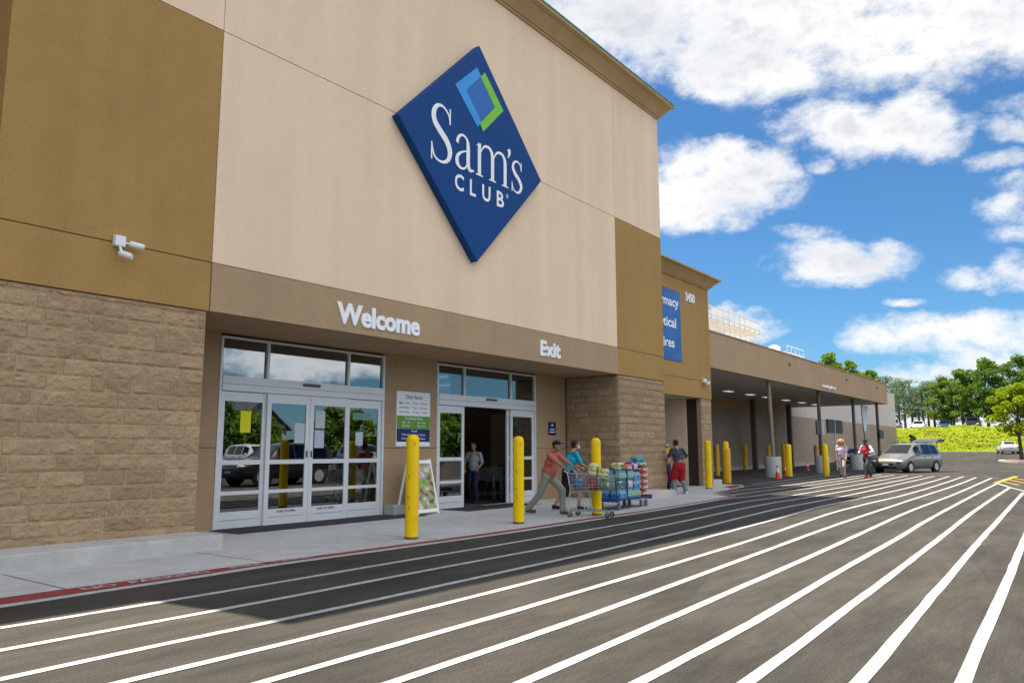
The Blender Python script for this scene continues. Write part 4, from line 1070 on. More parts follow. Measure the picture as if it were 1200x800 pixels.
def goods_mat(name, c):
    """printed wrap: patches of the pack colour, a darker tone and pale print"""
    m = mat(name, c, .4, .12, 8, coat=.15)
    nd_, ln_ = m.node_tree.nodes, m.node_tree.links; b_ = nd_['Principled BSDF']; src_ = b_.inputs['Base Color'].links[0].from_socket
    t_ = nd_.new('ShaderNodeTexCoord'); mp_ = nd_.new('ShaderNodeMapping'); mp_.inputs['Scale'].default_value = (1, 1, 1.6); ln_.new(t_.outputs['Object'], mp_.inputs['Vector'])
    v_ = nd_.new('ShaderNodeTexVoronoi'); v_.inputs['Scale'].default_value = 13; ln_.new(mp_.outputs['Vector'], v_.inputs['Vector'])
    s_ = nd_.new('ShaderNodeSeparateColor'); ln_.new(v_.outputs['Color'], s_.inputs['Color'])
    r_ = nd_.new('ShaderNodeValToRGB'); r_.color_ramp.interpolation = 'CONSTANT'; e_ = r_.color_ramp.elements
    e_[0].position = 0; e_[0].color = (*[x * .45 for x in c], 1); e_[1].position = .22; e_[1].color = (*c, 1)
    for p_, k_ in ((.72, (*[min(1, x * 1.3 + .06) for x in c], 1)), (.86, (.62, .62, .58, 1)), (.93, (c[2], c[0], c[1], 1))):
        q_ = e_.new(p_); q_.color = k_
    ln_.new(s_.outputs['Red'], r_.inputs['Fac'])
    x_ = nd_.new('ShaderNodeMix'); x_.data_type = 'RGBA'; x_.inputs['Factor'].default_value = .72; ln_.new(src_, x_.inputs['A']); ln_.new(r_.outputs['Color'], x_.inputs['B'])
    ln_.new(x_.outputs['Result'], b_.inputs['Base Color'])
    return m
WATER = mat('water_bottle_blue', (.10, .36, .55), .15, .15, 6, spec=.6, coat=.4)
WATD = goods_mat('water_wrap_blue', (.01, .17, .52)); LIMEP = goods_mat('lime_label', (.30, .55, .06)); TEALP = goods_mat('teal_pack', (.03, .36, .40))
REDP = goods_mat('red_pack', (.50, .035, .03)); CREAM = goods_mat('cream_pack', (.62, .50, .38)); PURP = goods_mat('purple_pack', (.12, .03, .36))
ORNP = goods_mat('orange_pack', (.75, .13, .03)); TANP = goods_mat('kraft_pack', (.45, .32, .24)); GREENP = goods_mat('green_pack', (.10, .28, .12)); LEMP = goods_mat('lemon_pack', (.62, .60, .22))
WHTP = goods_mat('white_pack', (.72, .72, .70))
def water_pack(loc, rz, label, wrap=LIMEP, size=(.40, .27, .21)):
    b = tag(empty('water_pack', loc, rz), label, 'water bottles', 'shrink wrapped drinks on the flatbed cart')
    L, Wd, H = size; nx_, ny_ = 6, 4; r = L / nx_ / 2 * .98; mb = MB(); caps = MB()
    for i in range(nx_):
        for j in range(ny_):
            x = -L / 2 + L * (i + .5) / nx_; y = -Wd / 2 + Wd * (j + .5) / ny_
            mb.lathe([(r * .9, 0), (r, .012), (r, H * .62), (r * .45, H * .9), (r * .45, H * .93)], 9, Matrix.Translation((x, y, 0)))
            caps.lathe([(r * .5, H * .93), (r * .5, H), (.001, H)], 8, Matrix.Translation((x, y, 0)))
    mb.build('bottles', WATER, b, sm=True); caps.build('bottle_caps', WHTP, b, sm=True)
    MB().box(-L / 2 - .004, L / 2 + .004, -Wd / 2 - .004, Wd / 2 + .004, H * .22, H * .55).build('wrap_label', wrap, b, bevel=.015)
    return b
def carton(name, loc, rz, size, m, lab, label, cat, group='goods on the carts', band=(.25, .75), soft=.02):
    b = tag(empty(name, loc, rz), label, cat, group)
    L, Wd, H = size
    bx_ = MB(); n_ = 7; P_ = 5.0 if soft < .035 else 3.2; sd_ = sum(map(ord, label)) % 97
    vs_ = []; fs_ = []; N_ = 18; K_ = 12
    for i_ in range(K_ + 1):
        ph = -PI / 2 + PI * i_ / K_
        for j_ in range(N_):
            th = 2 * PI * j_ / N_
            d_ = Vector((math.cos(ph) * math.cos(th), math.cos(ph) * math.sin(th), math.sin(ph)))
            k_ = (abs(d_.x) ** P_ + abs(d_.y) ** P_ + abs(d_.z) ** P_) ** (-1 / P_)
            d_ = d_ * min(k_, 1.62); w_ = 1 + .035 * mnoise.noise(Vector((d_.x * 2 + sd_, d_.y * 2, d_.z * 2.4)))
            vs_.append((min(1, max(-1, d_.x * w_)) * L / 2, min(1, max(-1, d_.y * w_)) * Wd / 2, H / 2 + min(1, max(-1, d_.z)) * (H / 2 - .002)))
    for i_ in range(K_):
        for j_ in range(N_): fs_.append((i_ * N_ + j_, i_ * N_ + (j_ + 1) % N_, (i_ + 1) * N_ + (j_ + 1) % N_, (i_ + 1) * N_ + j_))
    bx_.add(vs_, fs_); bx_.build('pack_body', m, b, sm=True, weld=True)
    MB().box(-L / 2 * .62, L / 2 * .50, -Wd / 2 - .004, Wd / 2 + .004, H * band[0], H * band[1]).build('pack_label', lab, b, bevel=.003)
    return b

# flatbed cart with its stacked load, pushed towards +X
fx, fyy, fa = 18.05, 9.98, R(4)
fz = gz(fx) + .012
fc = tag(empty('flatbed_cart', (fx, fyy, fz), fa), 'dark blue flatbed cart stacked with drinks, pushed by the boy in turquoise', 'flatbed cart')
PURD = mat('flatbed_purple', (.035, .025, .10), .5, .08)
MB().box(-1.02, 1.02, -.33, .33, .23, .275).build('deck', PURD, fc, bevel=.012)
bm_ = MB()
bm_.box(-1.04, -1.0, -.34, .34, .20, .30); bm_.box(1.0, 1.06, -.34, .34, .19, .30)
bm_.build('bumper', HANDB, fc, bevel=.01)
fh = MB()
for s in (-1, 1): fh.tube([(-1.0, s * .28, .25), (-1.06, s * .28, .7), (-1.16, s * .28, 1.02)], .018, 8)
fh.tube([(-1.16, -.29, 1.02), (-1.16, .29, 1.02)], .02, 8); fh.tube([(-1.06, -.28, .7), (-1.06, .28, .7)], .015, 8)
fh.build('push_handle', HANDB, fc, sm=True)
md = MB()
for s in (-1, 1): md.tube([(-.45, s * .31, .27), (-.45, s * .31, 1.0)], .02, 8)
md.tube([(-.45, -.31, 1.0), (-.45, .31, 1.0)], .018, 8); md.tube([(-.45, -.31, 1.0), (-.75, -.31, 1.0)], .018, 8)
md.build('mid_rail', HANDB, fc, sm=True)
for x in (-.82, .55, .86):
    for s in (-1, 1):
        Mw = Matrix.Translation((x, s * .24, .085)) @ Matrix.Rotation(PI / 2, 4, 'X')
        w_ = MB().lathe([(.04, -.022), (.085, -.02), (.085, .02), (.04, .022)], 18, Mw).build('wheel', WHEEL, fc, sm=True)
        MB().box(x - .02, x + .02, s * .24 - .035, s * .24 - .026, .07, .23).box(x - .02, x + .02, s * .24 + .026, s * .24 + .035, .07, .23).build('fork', WIRE, w_)
def on(x, y, z):
    c, s = math.cos(fa), math.sin(fa)
    return (fx + x * c - y * s, fyy + x * s + y * c, fz + z)
DZ = .277
water_pack(on(.20, -.17, DZ), fa, 'water pack at the bottom of the flatbed, beside the red and white packs')
water_pack(on(-.22, -.17, DZ), fa, 'water pack at the bottom of the flatbed, under the kraft coloured pack')
water_pack(on(-.66, -.17, DZ), fa, 'water pack at the bottom of the flatbed nearest the push handle', WATD)
water_pack(on(.20, -.17, DZ + .215), fa, 'blue wrapped drinks pack in the second layer by the red packs', WATD)
water_pack(on(.20, -.17, DZ + .43), fa, 'blue wrapped drinks pack in the third layer under the purple pack', WATD)
carton('pack', on(-.22, -.17, DZ + .215), fa, (.40, .27, .25), TANP, WHTP, 'kraft and white pack in the second layer of the flatbed load', 'pack')
water_pack(on(-.22, -.17, DZ + .47), fa, 'green labelled drinks pack above the kraft pack')
carton('pack', on(-.66, -.17, DZ + .215), fa, (.40, .27, .25), GREENP, WATD, 'green pack in the second layer beside the push handle', 'pack')
water_pack(on(-.66, -.17, DZ + .47), fa, 'drinks pack in the third layer beside the push handle', LIMEP)
carton('pack', on(-.26, -.17, DZ + .69), fa, (.44, .27, .15), ORNP, LEMP, 'orange red pack on top of the green labelled drinks', 'pack')
carton('pack', on(.10, -.17, DZ + .65), fa + .12, (.46, .28, .25), PURP, WHTP, 'big purple pack lying on the blue drinks', 'pack', soft=.04)
carton('pack', on(-.70, -.17, DZ + .69), fa, (.34, .27, .20), LEMP, GREENP, 'pale lemon and green pack on top by the push handle', 'pack')
for k in range(5):
    carton('pack', on(.70, -.16, DZ + .155 * k), fa + .03 * (k % 2), (.50, .32, .153), REDP if k < 5 else CREAM, CREAM,
           ('red and cream pack at the bottom of the stack on the flatbed front', 'red and cream pack second from the bottom of the flatbed front stack', 'middle red and cream pack of the flatbed front stack', 'red and cream pack second from the top of the flatbed front stack', 'red and cream pack at the top of the front stack, under the teal packs')[k], 'pack', 'red and cream packs stacked on the flatbed', (.28, .72), .05)
carton('pack', on(.60, -.16, DZ + .777), fa - .06, (.56, .30, .13), TEALP, WHTP, 'lower teal pack on the red and cream stack', 'pack', band=(.35, .6), soft=.03)
carton('pack', on(.55, -.16, DZ + .908), fa + .05, (.44, .28, .12), TEALP, WATD, 'upper teal pack on top of the front stack', 'pack', band=(.35, .6), soft=.03)
for k in range(3):
    water_pack(on(-.62 + .42 * k, .17, DZ), fa, ('drinks pack on the far side of the flatbed next to the handle', 'drinks pack in the middle of the flatbed far side', 'drinks pack on the flatbed far side behind the red packs')[k], WATD)
    carton('pack', on(-.62 + .42 * k, .17, DZ + .215), fa, (.40, .27, .42), (TANP, WATD, TEALP)[k], WHTP, ('tall kraft pack on the flatbed far side', 'tall blue pack on the flatbed far side', 'tall teal pack on the flatbed far side')[k], 'pack')

# load of the man's wire cart
ca = mycart.rotation_euler.z
def inc(x, y, z):
    c, s = math.cos(ca), math.sin(ca); l = mycart.location
    return (l.x + x * c - y * s, l.y + x * s + y * c, l.z + z)
carton('pack', inc(.0, .10, .60), ca, (.30, .22, .26), REDP, TANP, 'dark red and brown pack in the wire cart basket', 'pack')
carton('pack', inc(.0, .34, .62), ca, (.28, .24, .20), GREENP, WHTP, 'green pack in the front of the wire cart basket', 'pack')
carton('pack', inc(.02, .12, .862), ca, (.26, .22, .34), LEMP, GREENP, 'tall lemon and green bag standing up out of the wire cart', 'pack', soft=.04)
carton('pack', inc(-.0, .36, .822), ca, (.28, .22, .26), LEMP, TEALP, 'pale lemon and teal pack at the front top of the wire cart', 'pack', soft=.03)
carton('pack', inc(.0, -.24, .62), ca, (.34, .14, .22), WATD, WATER, 'blue bag in the child seat of the wire cart', 'bag', soft=.05)

# ------------------------------------------------------------------ boards and flag by the canopy
SGN = mat('board_back_grey', (.055, .06, .062), .6, .08)
mb_ = tag(empty('menu_board', (54.9, 14.2, gz(54))), 'two dark square boards on one thin pole under the far canopy', 'sign')
MB().tube([(0, 0, 0), (0, 0, 3.3)], .05, 10).build('pole', ALU, mb_, sm=True)
for s in (-1, 1):
    MB().box(s * .98 - .84, s * .98 + .84, -.06, .06, 2.42, 3.32).build('board', SGN, mb_, bevel=.02)
pb = tag(empty('post_board', (47.25, 13.05, 2.35)), 'grey board strapped to the second canopy post', 'sign')
MB().box(-.75, -.14, -.04, .04, 0, .80).build('board', SGN, pb, bevel=.02); MB().box(.12, .80, -.04, .04, .0, .80).build('board', mat('board_pale', (.42, .42, .41), .6, .05), pb, bevel=.02)
pb2 = tag(empty('post_board', (62.7, 13.15, 2.3)), 'dark box fixed to the last canopy post', 'sign')
MB().box(-.5, .75, -.22, -.115, 0, .62).build('board', SGN, pb2, bevel=.02)
fg = tag(empty('feather_flag', (60.4, 13.6, gz(60))), 'pale blue white feather flag on a black pole near the canopy end', 'flag')
MB().tube([(0, 0, 0), (-.05, 0, 2.4), (-.45, 0, 3.9), (-.62, 0, 4.5)], [.035, .03, .022, .015], 8).build('pole', BLK, fg, sm=True)
fm = MB(); rows = []
for k in range(13):
    t = k / 12; z = 2.55 + 1.95 * t; x0 = -.03 - .56 * t ** 1.6
    wdt = .15 + 2.4 * t * (1 - .25 * t)
    for j in range(7): rows.append((x0 + wdt * j / 6, .06 * math.sin(j * 1.1 + 3 * t) - .03, z))
fm.add(rows, [(k * 7 + j, (k + 1) * 7 + j, (k + 1) * 7 + j + 1, k * 7 + j + 1) for k in range(12) for j in range(6)])
fo = fm.build('flag_cloth', mat('flag_pale', (.60, .66, .78), .8, .12, 1.5), fg, sm=True)
sol = fo.modifiers.new('s', 'SOLIDIFY'); sol.thickness = .006
# ------------------------------------------------------------------ people
SKIN = {k: mat('skin_' + k, c, .55, .05, 12) for k, c in {'warm': (.42, .22, .135), 'tan': (.33, .165, .095), 'brown': (.16, .075, .045), 'light': (.52, .30, .20)}.items()}
def fab(name, c, b=.55): return mat('cloth_' + name, c, .92, .14, 9, b, 13, var2=.10, scale2=3)
HAIRK = mat('hair_black', (.012, .010, .010), .6, .2, 20); HAIRB = mat('hair_blond', (.55, .30, .07), .6, .2, 20)
EYEM = mat('eye_dark', (.015, .012, .01), .3, 0); MASKB = mat('face_mask', (.55, .66, .74), .8, .04)

def caps(bm, segs):
    for a, b, ra, rb in segs:
        a = Vector(a); b = Vector(b)
        for p, r in ((a, ra), (b, rb)):
            bmesh.ops.create_icosphere(bm, subdivisions=2, radius=r, matrix=Matrix.Translation(p))
        d = b - a
        if d.length > 1e-4:
            Mx = Matrix.Translation((a + b) / 2) @ d.to_track_quat('Z', 'Y').to_matrix().to_4x4()
            bmesh.ops.create_cone(bm, cap_ends=True, segments=12, radius1=ra, radius2=rb, depth=d.length, matrix=Mx)
def ell(bm, c, r, rot=None, sub=3):
    Mx = Matrix.Translation(c) @ (rot or Matrix.Identity(4)) @ Matrix.Diagonal((*r, 1))
    bmesh.ops.create_icosphere(bm, subdivisions=sub, radius=1, matrix=Mx)
def fuse(name, bm, voxel, m, parent, it=4):
    me = bpy.data.meshes.new(name); bm.to_mesh(me); bm.free()
    o = bpy.data.objects.new(name, me); col.objects.link(o)
    md = o.modifiers.new('r', 'REMESH'); md.mode = 'VOXEL'; md.voxel_size = voxel
    sm_ = o.modifiers.new('s', 'SMOOTH'); sm_.iterations = it; sm_.factor = .5
    nm = eval_mesh(o); o.modifiers.clear(); o.data = nm; bpy.data.meshes.remove(me); nm.name = name
    nm.materials.clear(); nm.materials.append(m)
    nm.polygons.foreach_set('use_smooth', [True] * len(nm.polygons))
    o.parent = parent
    return o
def ik(a, b, l1, l2, pole):
    a = Vector(a); b = Vector(b); d = b - a; L = min(d.length, (l1 + l2) * .999); dn = d.normalized()
    x = (l1 * l1 - l2 * l2 + L * L) / (2 * L); h = math.sqrt(max(0, l1 * l1 - x * x))
    p = Vector(pole); p = (p - dn * p.dot(dn)).normalized()
    return a + dn * x + p * h, a + dn * L

def person(label, loc, heading, H=1.76, lean=0, feet=None, hands=None, head_turn=0, head_tilt=0, skin='warm', shirt=None, sleeve=.5, bottoms=None, bot_len='long', shoes=None, hair='short', hairm=None, cap=None, mask=False, vest=None, build=1.0, twist=0, skirt=None, legging=None):
    """heading in degrees anticlockwise from +Y; local frame x right, y forward, z up"""
    b = tag(empty('person', loc, R(heading)), label, 'person')
    k = H / 1.76
    feet = feet or {'L': (-.10, 0, 0), 'R': (.10, 0, 0)}
    hip0 = Vector((0, 0, .96))
    dz = max(abs(feet['L'][1]), abs(feet['R'][1])); hip0.z -= dz * dz * .42
    Ml = Matrix.Translation(hip0) @ Matrix.Rotation(-R(lean), 4, 'X') @ Matrix.Rotation(R(twist), 4, 'Z')
    def up(x, y, z): return Ml @ Vector((x, y, z - .96))
    chest = up(0, .01, 1.27); neck = up(0, .0, 1.475); belly = up(0, .015 * build, 1.08)
    hc = up(0, .045, 1.635)
    S = {'L': up(-.185, 0, 1.42), 'R': up(.185, 0, 1.42)}
    hands = hands or {}
    E, Wr = {}, {}
    for s, sg in (('L', -1), ('R', 1)):
        t = hands.get(s)
        t = Vector(t) if t else up(sg * .26, .06, .92)
        pole = Vector((sg * .6, -.7, -.3))
        E[s], Wr[s] = ik(S[s], t, .285, .255, pole)
    HP = {'L': hip0 + Vector((-.09, 0, -.04)), 'R': hip0 + Vector((.09, 0, -.04))}
    KN, AN = {}, {}
    for s in 'LR':
        fx_, fy_, fz_ = feet[s]
        KN[s], AN[s] = ik(HP[s], (fx_, fy_ - .03, .085 + fz_), .445, .44, (0, 1, 0))
    sc_ = lambda o: None
    # body: one skin
    bm = bmesh.new()
    segs = [(hip0, belly, .12, .115), (belly, chest, .12, .13), (chest, neck, .11, .062), (neck, hc - Vector((0, 0, .03)), .056, .056), (S['L'], S['R'], .06, .06)]
    for s in 'LR':
        segs += [(S[s], E[s], .054, .041), (E[s], Wr[s], .041, .027), (HP[s], KN[s], .088, .056), (KN[s], AN[s], .055, .038), (AN[s], Vector(AN[s]) + Vector((0, .10, -.045)), .036, .03)]
        mid = KN[s] * .65 + AN[s] * .35 + Vector((0, -.018, 0)); segs.append((KN[s], mid, .05, .056)); segs.append((mid, AN[s], .056, .036))
    caps(bm, segs)
    fr = Matrix.Rotation(R(head_turn), 4, 'Z') @ Matrix.Rotation(-R(head_tilt), 4, 'X')
    def hp(x, y, z): return hc + (fr @ Vector((x, y, z)))
    ell(bm, hp(0, 0, .02), (.075, .094, .105), fr); ell(bm, hp(0, .028, -.055), (.056, .064, .062), fr)
    ell(bm, hp(0, .096, -.012), (.014, .02, .026), fr, 2)
    for sg in (-1, 1): ell(bm, hp(sg * .076, -.005, 0), (.012, .022, .034), fr, 2)
    ell(bm, hp(0, .084, -.060), (.026, .012, .010), fr, 2)
    for s, sg in (('L', -1), ('R', 1)):
        d = (Wr[s] - E[s]).normalized(); side = d.cross(Vector((0, 0, 1)));
        side = side.normalized() if side.length > .1 else Vector((1, 0, 0))
        if s == 'L': side = -side
        dn = d.cross(side).normalized(); dn = dn if dn.z < 0 else -dn
        pc_ = Wr[s] + d * .05
        caps(bm, [(Wr[s], Wr[s] + d * .085, .026, .034)])
        for i in range(4):
            base = Wr[s] + d * .088 + side * (-.030 + .020 * i); l = (.036, .042, .039, .030)[i]
            m1 = base + d * l + dn * .012; m2 = m1 + d * l * .45 + dn * l * .75
            caps(bm, [(base, m1, .0105, .0095), (m1, m2, .0095, .0085)])
        tb = Wr[s] + d * .03 - side * .03
        caps(bm, [(tb, tb + d * .045 - side * .022 + dn * .01, .013, .011), (tb + d * .045 - side * .022 + dn * .01, tb + d * .07 - side * .010 + dn * .02, .011, .009)])
    body = fuse('body', bm, .011, SKIN[skin], b, 2)
    # eyes
    for sg in (-1, 1):
        e = bmesh.new(); ell(e, hp(sg * .031, .083, .016), (.012, .008, .008), fr, 2)
        me = bpy.data.meshes.new('eye'); e.to_mesh(me); e.free(); me.materials.append(EYEM)
        o = bpy.data.objects.new('eye', me); o.parent = b; col.objects.link(o)
    # shirt
    if shirt:
        bm = bmesh.new(); q = build
        segs = [(hip0 + Vector((0, 0, .0)), belly, .145 * q, .145 * q), (belly, chest, .148 * q, .15), (chest, neck - Vector((0, 0, .045)), .135, .075), (S['L'] * .93 + S['R'] * .07, S['R'] * .93 + S['L'] * .07, .066, .066), (up(-.09, .015, 1.25), up(.09, .015, 1.25), .115, .115), (up(-.05 * q, .01, 1.05), up(.05 * q, .01, 1.05), .125 * q, .125 * q)]
        for s in 'LR':
            if sleeve <= 1: segs.append((S[s], S[s].lerp(E[s], min(1, sleeve * 1.4)), .064, .060))
            else: segs += [(S[s], E[s], .070, .054), (E[s], E[s].lerp(Wr[s], sleeve - 1), .054, .042)]
        caps(bm, segs); fuse('shirt', bm, .014, shirt, b, 5)
    if vest:
        bm = bmesh.new()
        segs = [(hip0 + Vector((0, 0, .06)), chest, .165, .168), (chest, up(0, 0, 1.38), .165, .12), (up(-.10, .01, 1.25), up(.10, .01, 1.25), .13, .13), (up(-.12, 0, 1.42), up(.12, 0, 1.42), .075, .075)]
        caps(bm, segs); fuse('vest', bm, .014, vest, b, 5)
    if bottoms:
        bm = bmesh.new(); segs = [(hip0 + Vector((0, 0, .03)), hip0 + Vector((0, 0, -.06)), .148 * build, .135), (HP['L'], HP['R'], .118, .118)]
        for s in 'LR':
            if bot_len == 'short': segs.append((HP[s], HP[s].lerp(KN[s], 1.08), .116, .10))
            else:
                segs += [(HP[s], KN[s], .110, .080), (KN[s], AN[s] + Vector((0, 0, .01)), .078, .070)]
        caps(bm, segs); fuse('trousers' if bot_len == 'long' else 'shorts', bm, .014, bottoms, b, 4)
    if legging:
        bm = bmesh.new(); segs = []
        for s in 'LR': segs += [(HP[s], KN[s], .098, .066), (KN[s], AN[s] + Vector((0, 0, .02)), .066, .050)]
        caps(bm, segs); fuse('leggings', bm, .012, legging, b, 3)
    if skirt:
        bm = bmesh.new(); segs = [(hip0, hip0 + Vector((0, 0, -.12)), .155, .165)]
        for s in 'LR': segs.append((HP[s], HP[s].lerp(KN[s], 1.02), .13, .125))
        caps(bm, segs); fuse('wrap', bm, .014, skirt, b, 4)
    for s in 'LR':
        bm = bmesh.new(); a = AN[s] + Vector((0, -.03, -.035)); c = AN[s] + Vector((0, .16, -.050))
        caps(bm, [(a, c, .046, .038), (AN[s] + Vector((0, -.02, -.02)), AN[s] + Vector((0, .07, -.04)), .05, .045), (a + Vector((0, 0, -.008)), c + Vector((0, .02, -.0)), .042, .036)])
        fuse('shoe', bm, .010, shoes or fab('shoe_dark', (.03, .028, .026)), b, 3)
    hm = hairm or HAIRK
    bm = bmesh.new()
    if cap:
        ell(bm, hp(0, -.012, .058), (.088, .105, .082), fr)
        bmesh.ops.create_cube(bm, size=1, matrix=Matrix.Translation(hp(0, .115, .062)) @ fr @ Matrix.Rotation(R(-10), 4, 'X') @ Matrix.Diagonal((.135, .12, .016, 1)))
        fuse('cap', bm, .011, cap, b, 2); bm = bmesh.new()
        ell(bm, hp(0, -.038, .005), (.076, .068, .07), fr); fuse('hair', bm, .011, hm, b, 2)
    elif hair == 'short':
        ell(bm, hp(0, -.022, .052), (.086, .098, .088), fr); ell(bm, hp(0, -.05, .0), (.074, .062, .085), fr)
        fuse('hair', bm, .011, hm, b, 2)
    elif hair == 'big':
        ell(bm, hp(0, -.03, .05), (.10, .105, .10), fr)
        for sg in (-1, 1): ell(bm, hp(sg * .105, -.02, -.015), (.06, .085, .12), fr); ell(bm, hp(sg * .10, -.03, -.12), (.05, .07, .09), fr)
        ell(bm, hp(0, -.085, -.04), (.11, .06, .13), fr); fuse('hair', bm, .012, hm, b, 2)
    if mask:
        bm = bmesh.new(); ell(bm, hp(0, .052, -.045), (.064, .055, .052), fr); fuse('face_mask', bm, .010, MASKB, b, 2)
    b.scale = (k, k, k)
    return b

CORAL = fab('coral', (.50, .13, .10)); KHAKI = fab('grey_khaki', (.27, .27, .225)); TURQ = fab('turquoise', (.015, .36, .50)); BLACKC = fab('black', (.018, .018, .02))
NAVYC = fab('navy', (.018, .02, .045)); CHAR = fab('charcoal', (.05, .055, .07)); CRIM = fab('crimson', (.36, .012, .025)); GREYJ = fab('grey_jean', (.17, .19, .22)); MUST = fab('mustard', (.55, .33, .03))
LILAC = fab('pale_lilac', (.62, .52, .60)); PINKG = fab('pale_pink_grey', (.50, .42, .42)); REDV = fab('red', (.48, .02, .045)); OFFW = fab('off_white', (.66, .66, .65)); PLUM = fab('plum', (.07, .035, .09)); BROWNL = fab('brown_shoe', (.13, .075, .05)); DKJ = fab('dark_jean', (.045, .05, .065)); REDS = fab('red_shoe', (.42, .05, .05)); WHITES = fab('white_shoe', (.72, .72, .72))

person('man in coral polo, navy cap and grey trousers leaning on the wire cart', (15.38, 10.52, .012), 183, 1.84, lean=17, feet={'R': (.11, -.44, .02), 'L': (-.10, .34, 0)}, hands={'L': (-.24, .62, 1.0), 'R': (.24, .62, 1.0)}, head_tilt=-4, skin='tan', shirt=CORAL, sleeve=.55, bottoms=KHAKI, shoes=BROWNL, cap=NAVYC, build=1.12)
person('boy in a turquoise T-shirt and black shorts pushing the loaded flatbed', (16.6, 10.75, gz(16.5) + .012), -118, 1.80, lean=16, feet={'R': (.10, .28, 0), 'L': (-.10, -.30, .03)}, hands={'L': (-.20, .46, 1.02), 'R': (.22, .44, 1.0)}, head_tilt=-4, head_turn=-10, skin='warm', shirt=TURQ, sleeve=.6, bottoms=BLACKC, bot_len='short', shoes=BLACKC, mask=True)
person('person in charcoal T-shirt and crimson wrap seen from behind at the side entrance', (23.95, 11.15, gz(23.9) + .012), -32, 1.80, lean=14, feet={'L': (-.16, .10, 0), 'R': (.16, -.06, 0)}, hands={'L': (-.22, .42, 1.05), 'R': (.26, .30, 1.12)}, head_tilt=-10, skin='warm', shirt=CHAR, sleeve=.6, bottoms=GREYJ, skirt=CRIM, shoes=WHITES)
person('masked person in a mustard top and dark trousers half hidden by the block pier', (25.05, 12.2, gz(25) + .012), 150, 1.76, lean=4, head_turn=10, feet={'L': (-.12, .04, 0), 'R': (.12, 0, 0)}, hands={'L': (-.2, .3, 1.0), 'R': (.16, .32, 1.05)}, skin='tan', shirt=MUST, sleeve=.6, bottoms=PLUM, shoes=BLACKC, mask=True)
person('woman with big blond hair in a pale lilac T-shirt walking under the canopy edge', (40.2, 10.15, gz(40)), 95, 1.86, feet={'L': (-.10, .16, 0), 'R': (.10, -.16, .02)}, hands={'L': (-.22, .22, .92), 'R': (.2, .1, .86)}, skin='light', shirt=LILAC, sleeve=.5, bottoms=None, legging=PINKG, shoes=BLACKC, hair='big', hairm=HAIRB)
person('man in a white shirt and red vest striding across the painted stripes', (40.2, 9.0, gz(40)), 72, 1.90, lean=4, feet={'L': (-.10, .36, 0), 'R': (.10, -.36, .03)}, hands={'L': (-.26, .34, 1.12), 'R': (.24, .24, 1.08)}, skin='brown', shirt=OFFW, sleeve=1.75, vest=REDV, bottoms=DKJ, shoes=REDS, cap=BLACKC)
person('shopper in a grey T-shirt standing in the dim lobby behind the open doors', (17.35, 14.45, .012), 110, 1.72, feet={'L': (-.12, .1, 0), 'R': (.12, -.08, 0)}, hands={'L': (-.22, .25, 1.0), 'R': (.22, .2, .98)}, skin='tan', shirt=fab('mid_grey', (.30, .31, .33)), sleeve=.6, bottoms=NAVYC, shoes=BLACKC)
# ------------------------------------------------------------------ vehicles
TYRE = mat('tyre_rubber', (.018, .018, .02), .85, .1); RIM = mat('wheel_alloy', (.52, .53, .55), .35, .05, metal=.1)
CARG = glass_mat('car_glass', (.04, .05, .05), .05); LENS = mat('headlamp_lens', (.62, .62, .60), .15, .04, coat=.6); TAIL = mat('tail_lamp_red', (.35, .012, .012), .25, .04, coat=.5)
TRIM = mat('black_trim', (.02, .02, .022), .6, .05); PLATE = mat('plate', (.55, .50, .42), .5, .05)
def carpaint(name, c): return mat('paint_' + name, c, .38, .03, 3, coat=.6, spec=.5, metal=.15)
PROF = {  # x from the nose, bottom, belt, top, half width at belt, half width at top
 'minivan': dict(L=4.95, st=[(0, .34, .56, .62, .66, .58), (.10, .26, .66, .78, .84, .74), (.45, .22, .78, .90, .92, .80), (1.10, .22, .98, 1.08, .94, .80), (1.98, .22, 1.03, 1.66, .95, .68), (2.6, .22, 1.04, 1.76, .95, .69), (3.6, .22, 1.05, 1.77, .95, .69), (4.5, .22, 1.05, 1.72, .94, .67), (4.80, .26, 1.05, 1.58, .92, .66), (4.93, .34, .95, 1.06, .88, .74), (4.95, .42, .80, .86, .84, .72)], hood=3, roof=4, rear=8, win=[(1.75, 2.55), (2.63, 3.55), (3.63, 4.5)], wx=(.95, 3.95), wr=.335),
 'sedan': dict(L=4.7, st=[(0, .34, .50, .56, .62, .54), (.10, .24, .60, .70, .82, .72), (.5, .20, .72, .82, .88, .78), (1.35, .20, .86, .95, .90, .76), (2.15, .20, .90, 1.38, .91, .60), (2.7, .20, .91, 1.45, .91, .60), (3.3, .20, .92, 1.41, .91, .59), (3.95, .20, .95, 1.06, .89, .66), (4.5, .24, .92, 1.0, .85, .66), (4.66, .30, .80, .88, .80, .66), (4.7, .40, .66, .72, .74, .62)], hood=3, roof=4, rear=6, win=[(1.95, 2.65), (2.72, 3.4)], wx=(.9, 3.7), wr=.32),
 'suv': dict(L=4.85, st=[(0, .44, .66, .74, .68, .60), (.10, .34, .80, .94, .88, .78), (.5, .30, .92, 1.02, .95, .84), (1.30, .30, 1.06, 1.16, .96, .82), (1.95, .30, 1.10, 1.70, .97, .70), (2.6, .30, 1.11, 1.80, .97, .70), (3.6, .30, 1.12, 1.80, .97, .70), (4.45, .30, 1.13, 1.76, .95, .68), (4.74, .34, 1.10, 1.55, .92, .70), (4.85, .42, .95, 1.05, .88, .76)], hood=3, roof=4, rear=8, win=[(1.8, 2.55), (2.63, 3.4), (3.48, 4.35)], wx=(.98, 3.85), wr=.38),
}
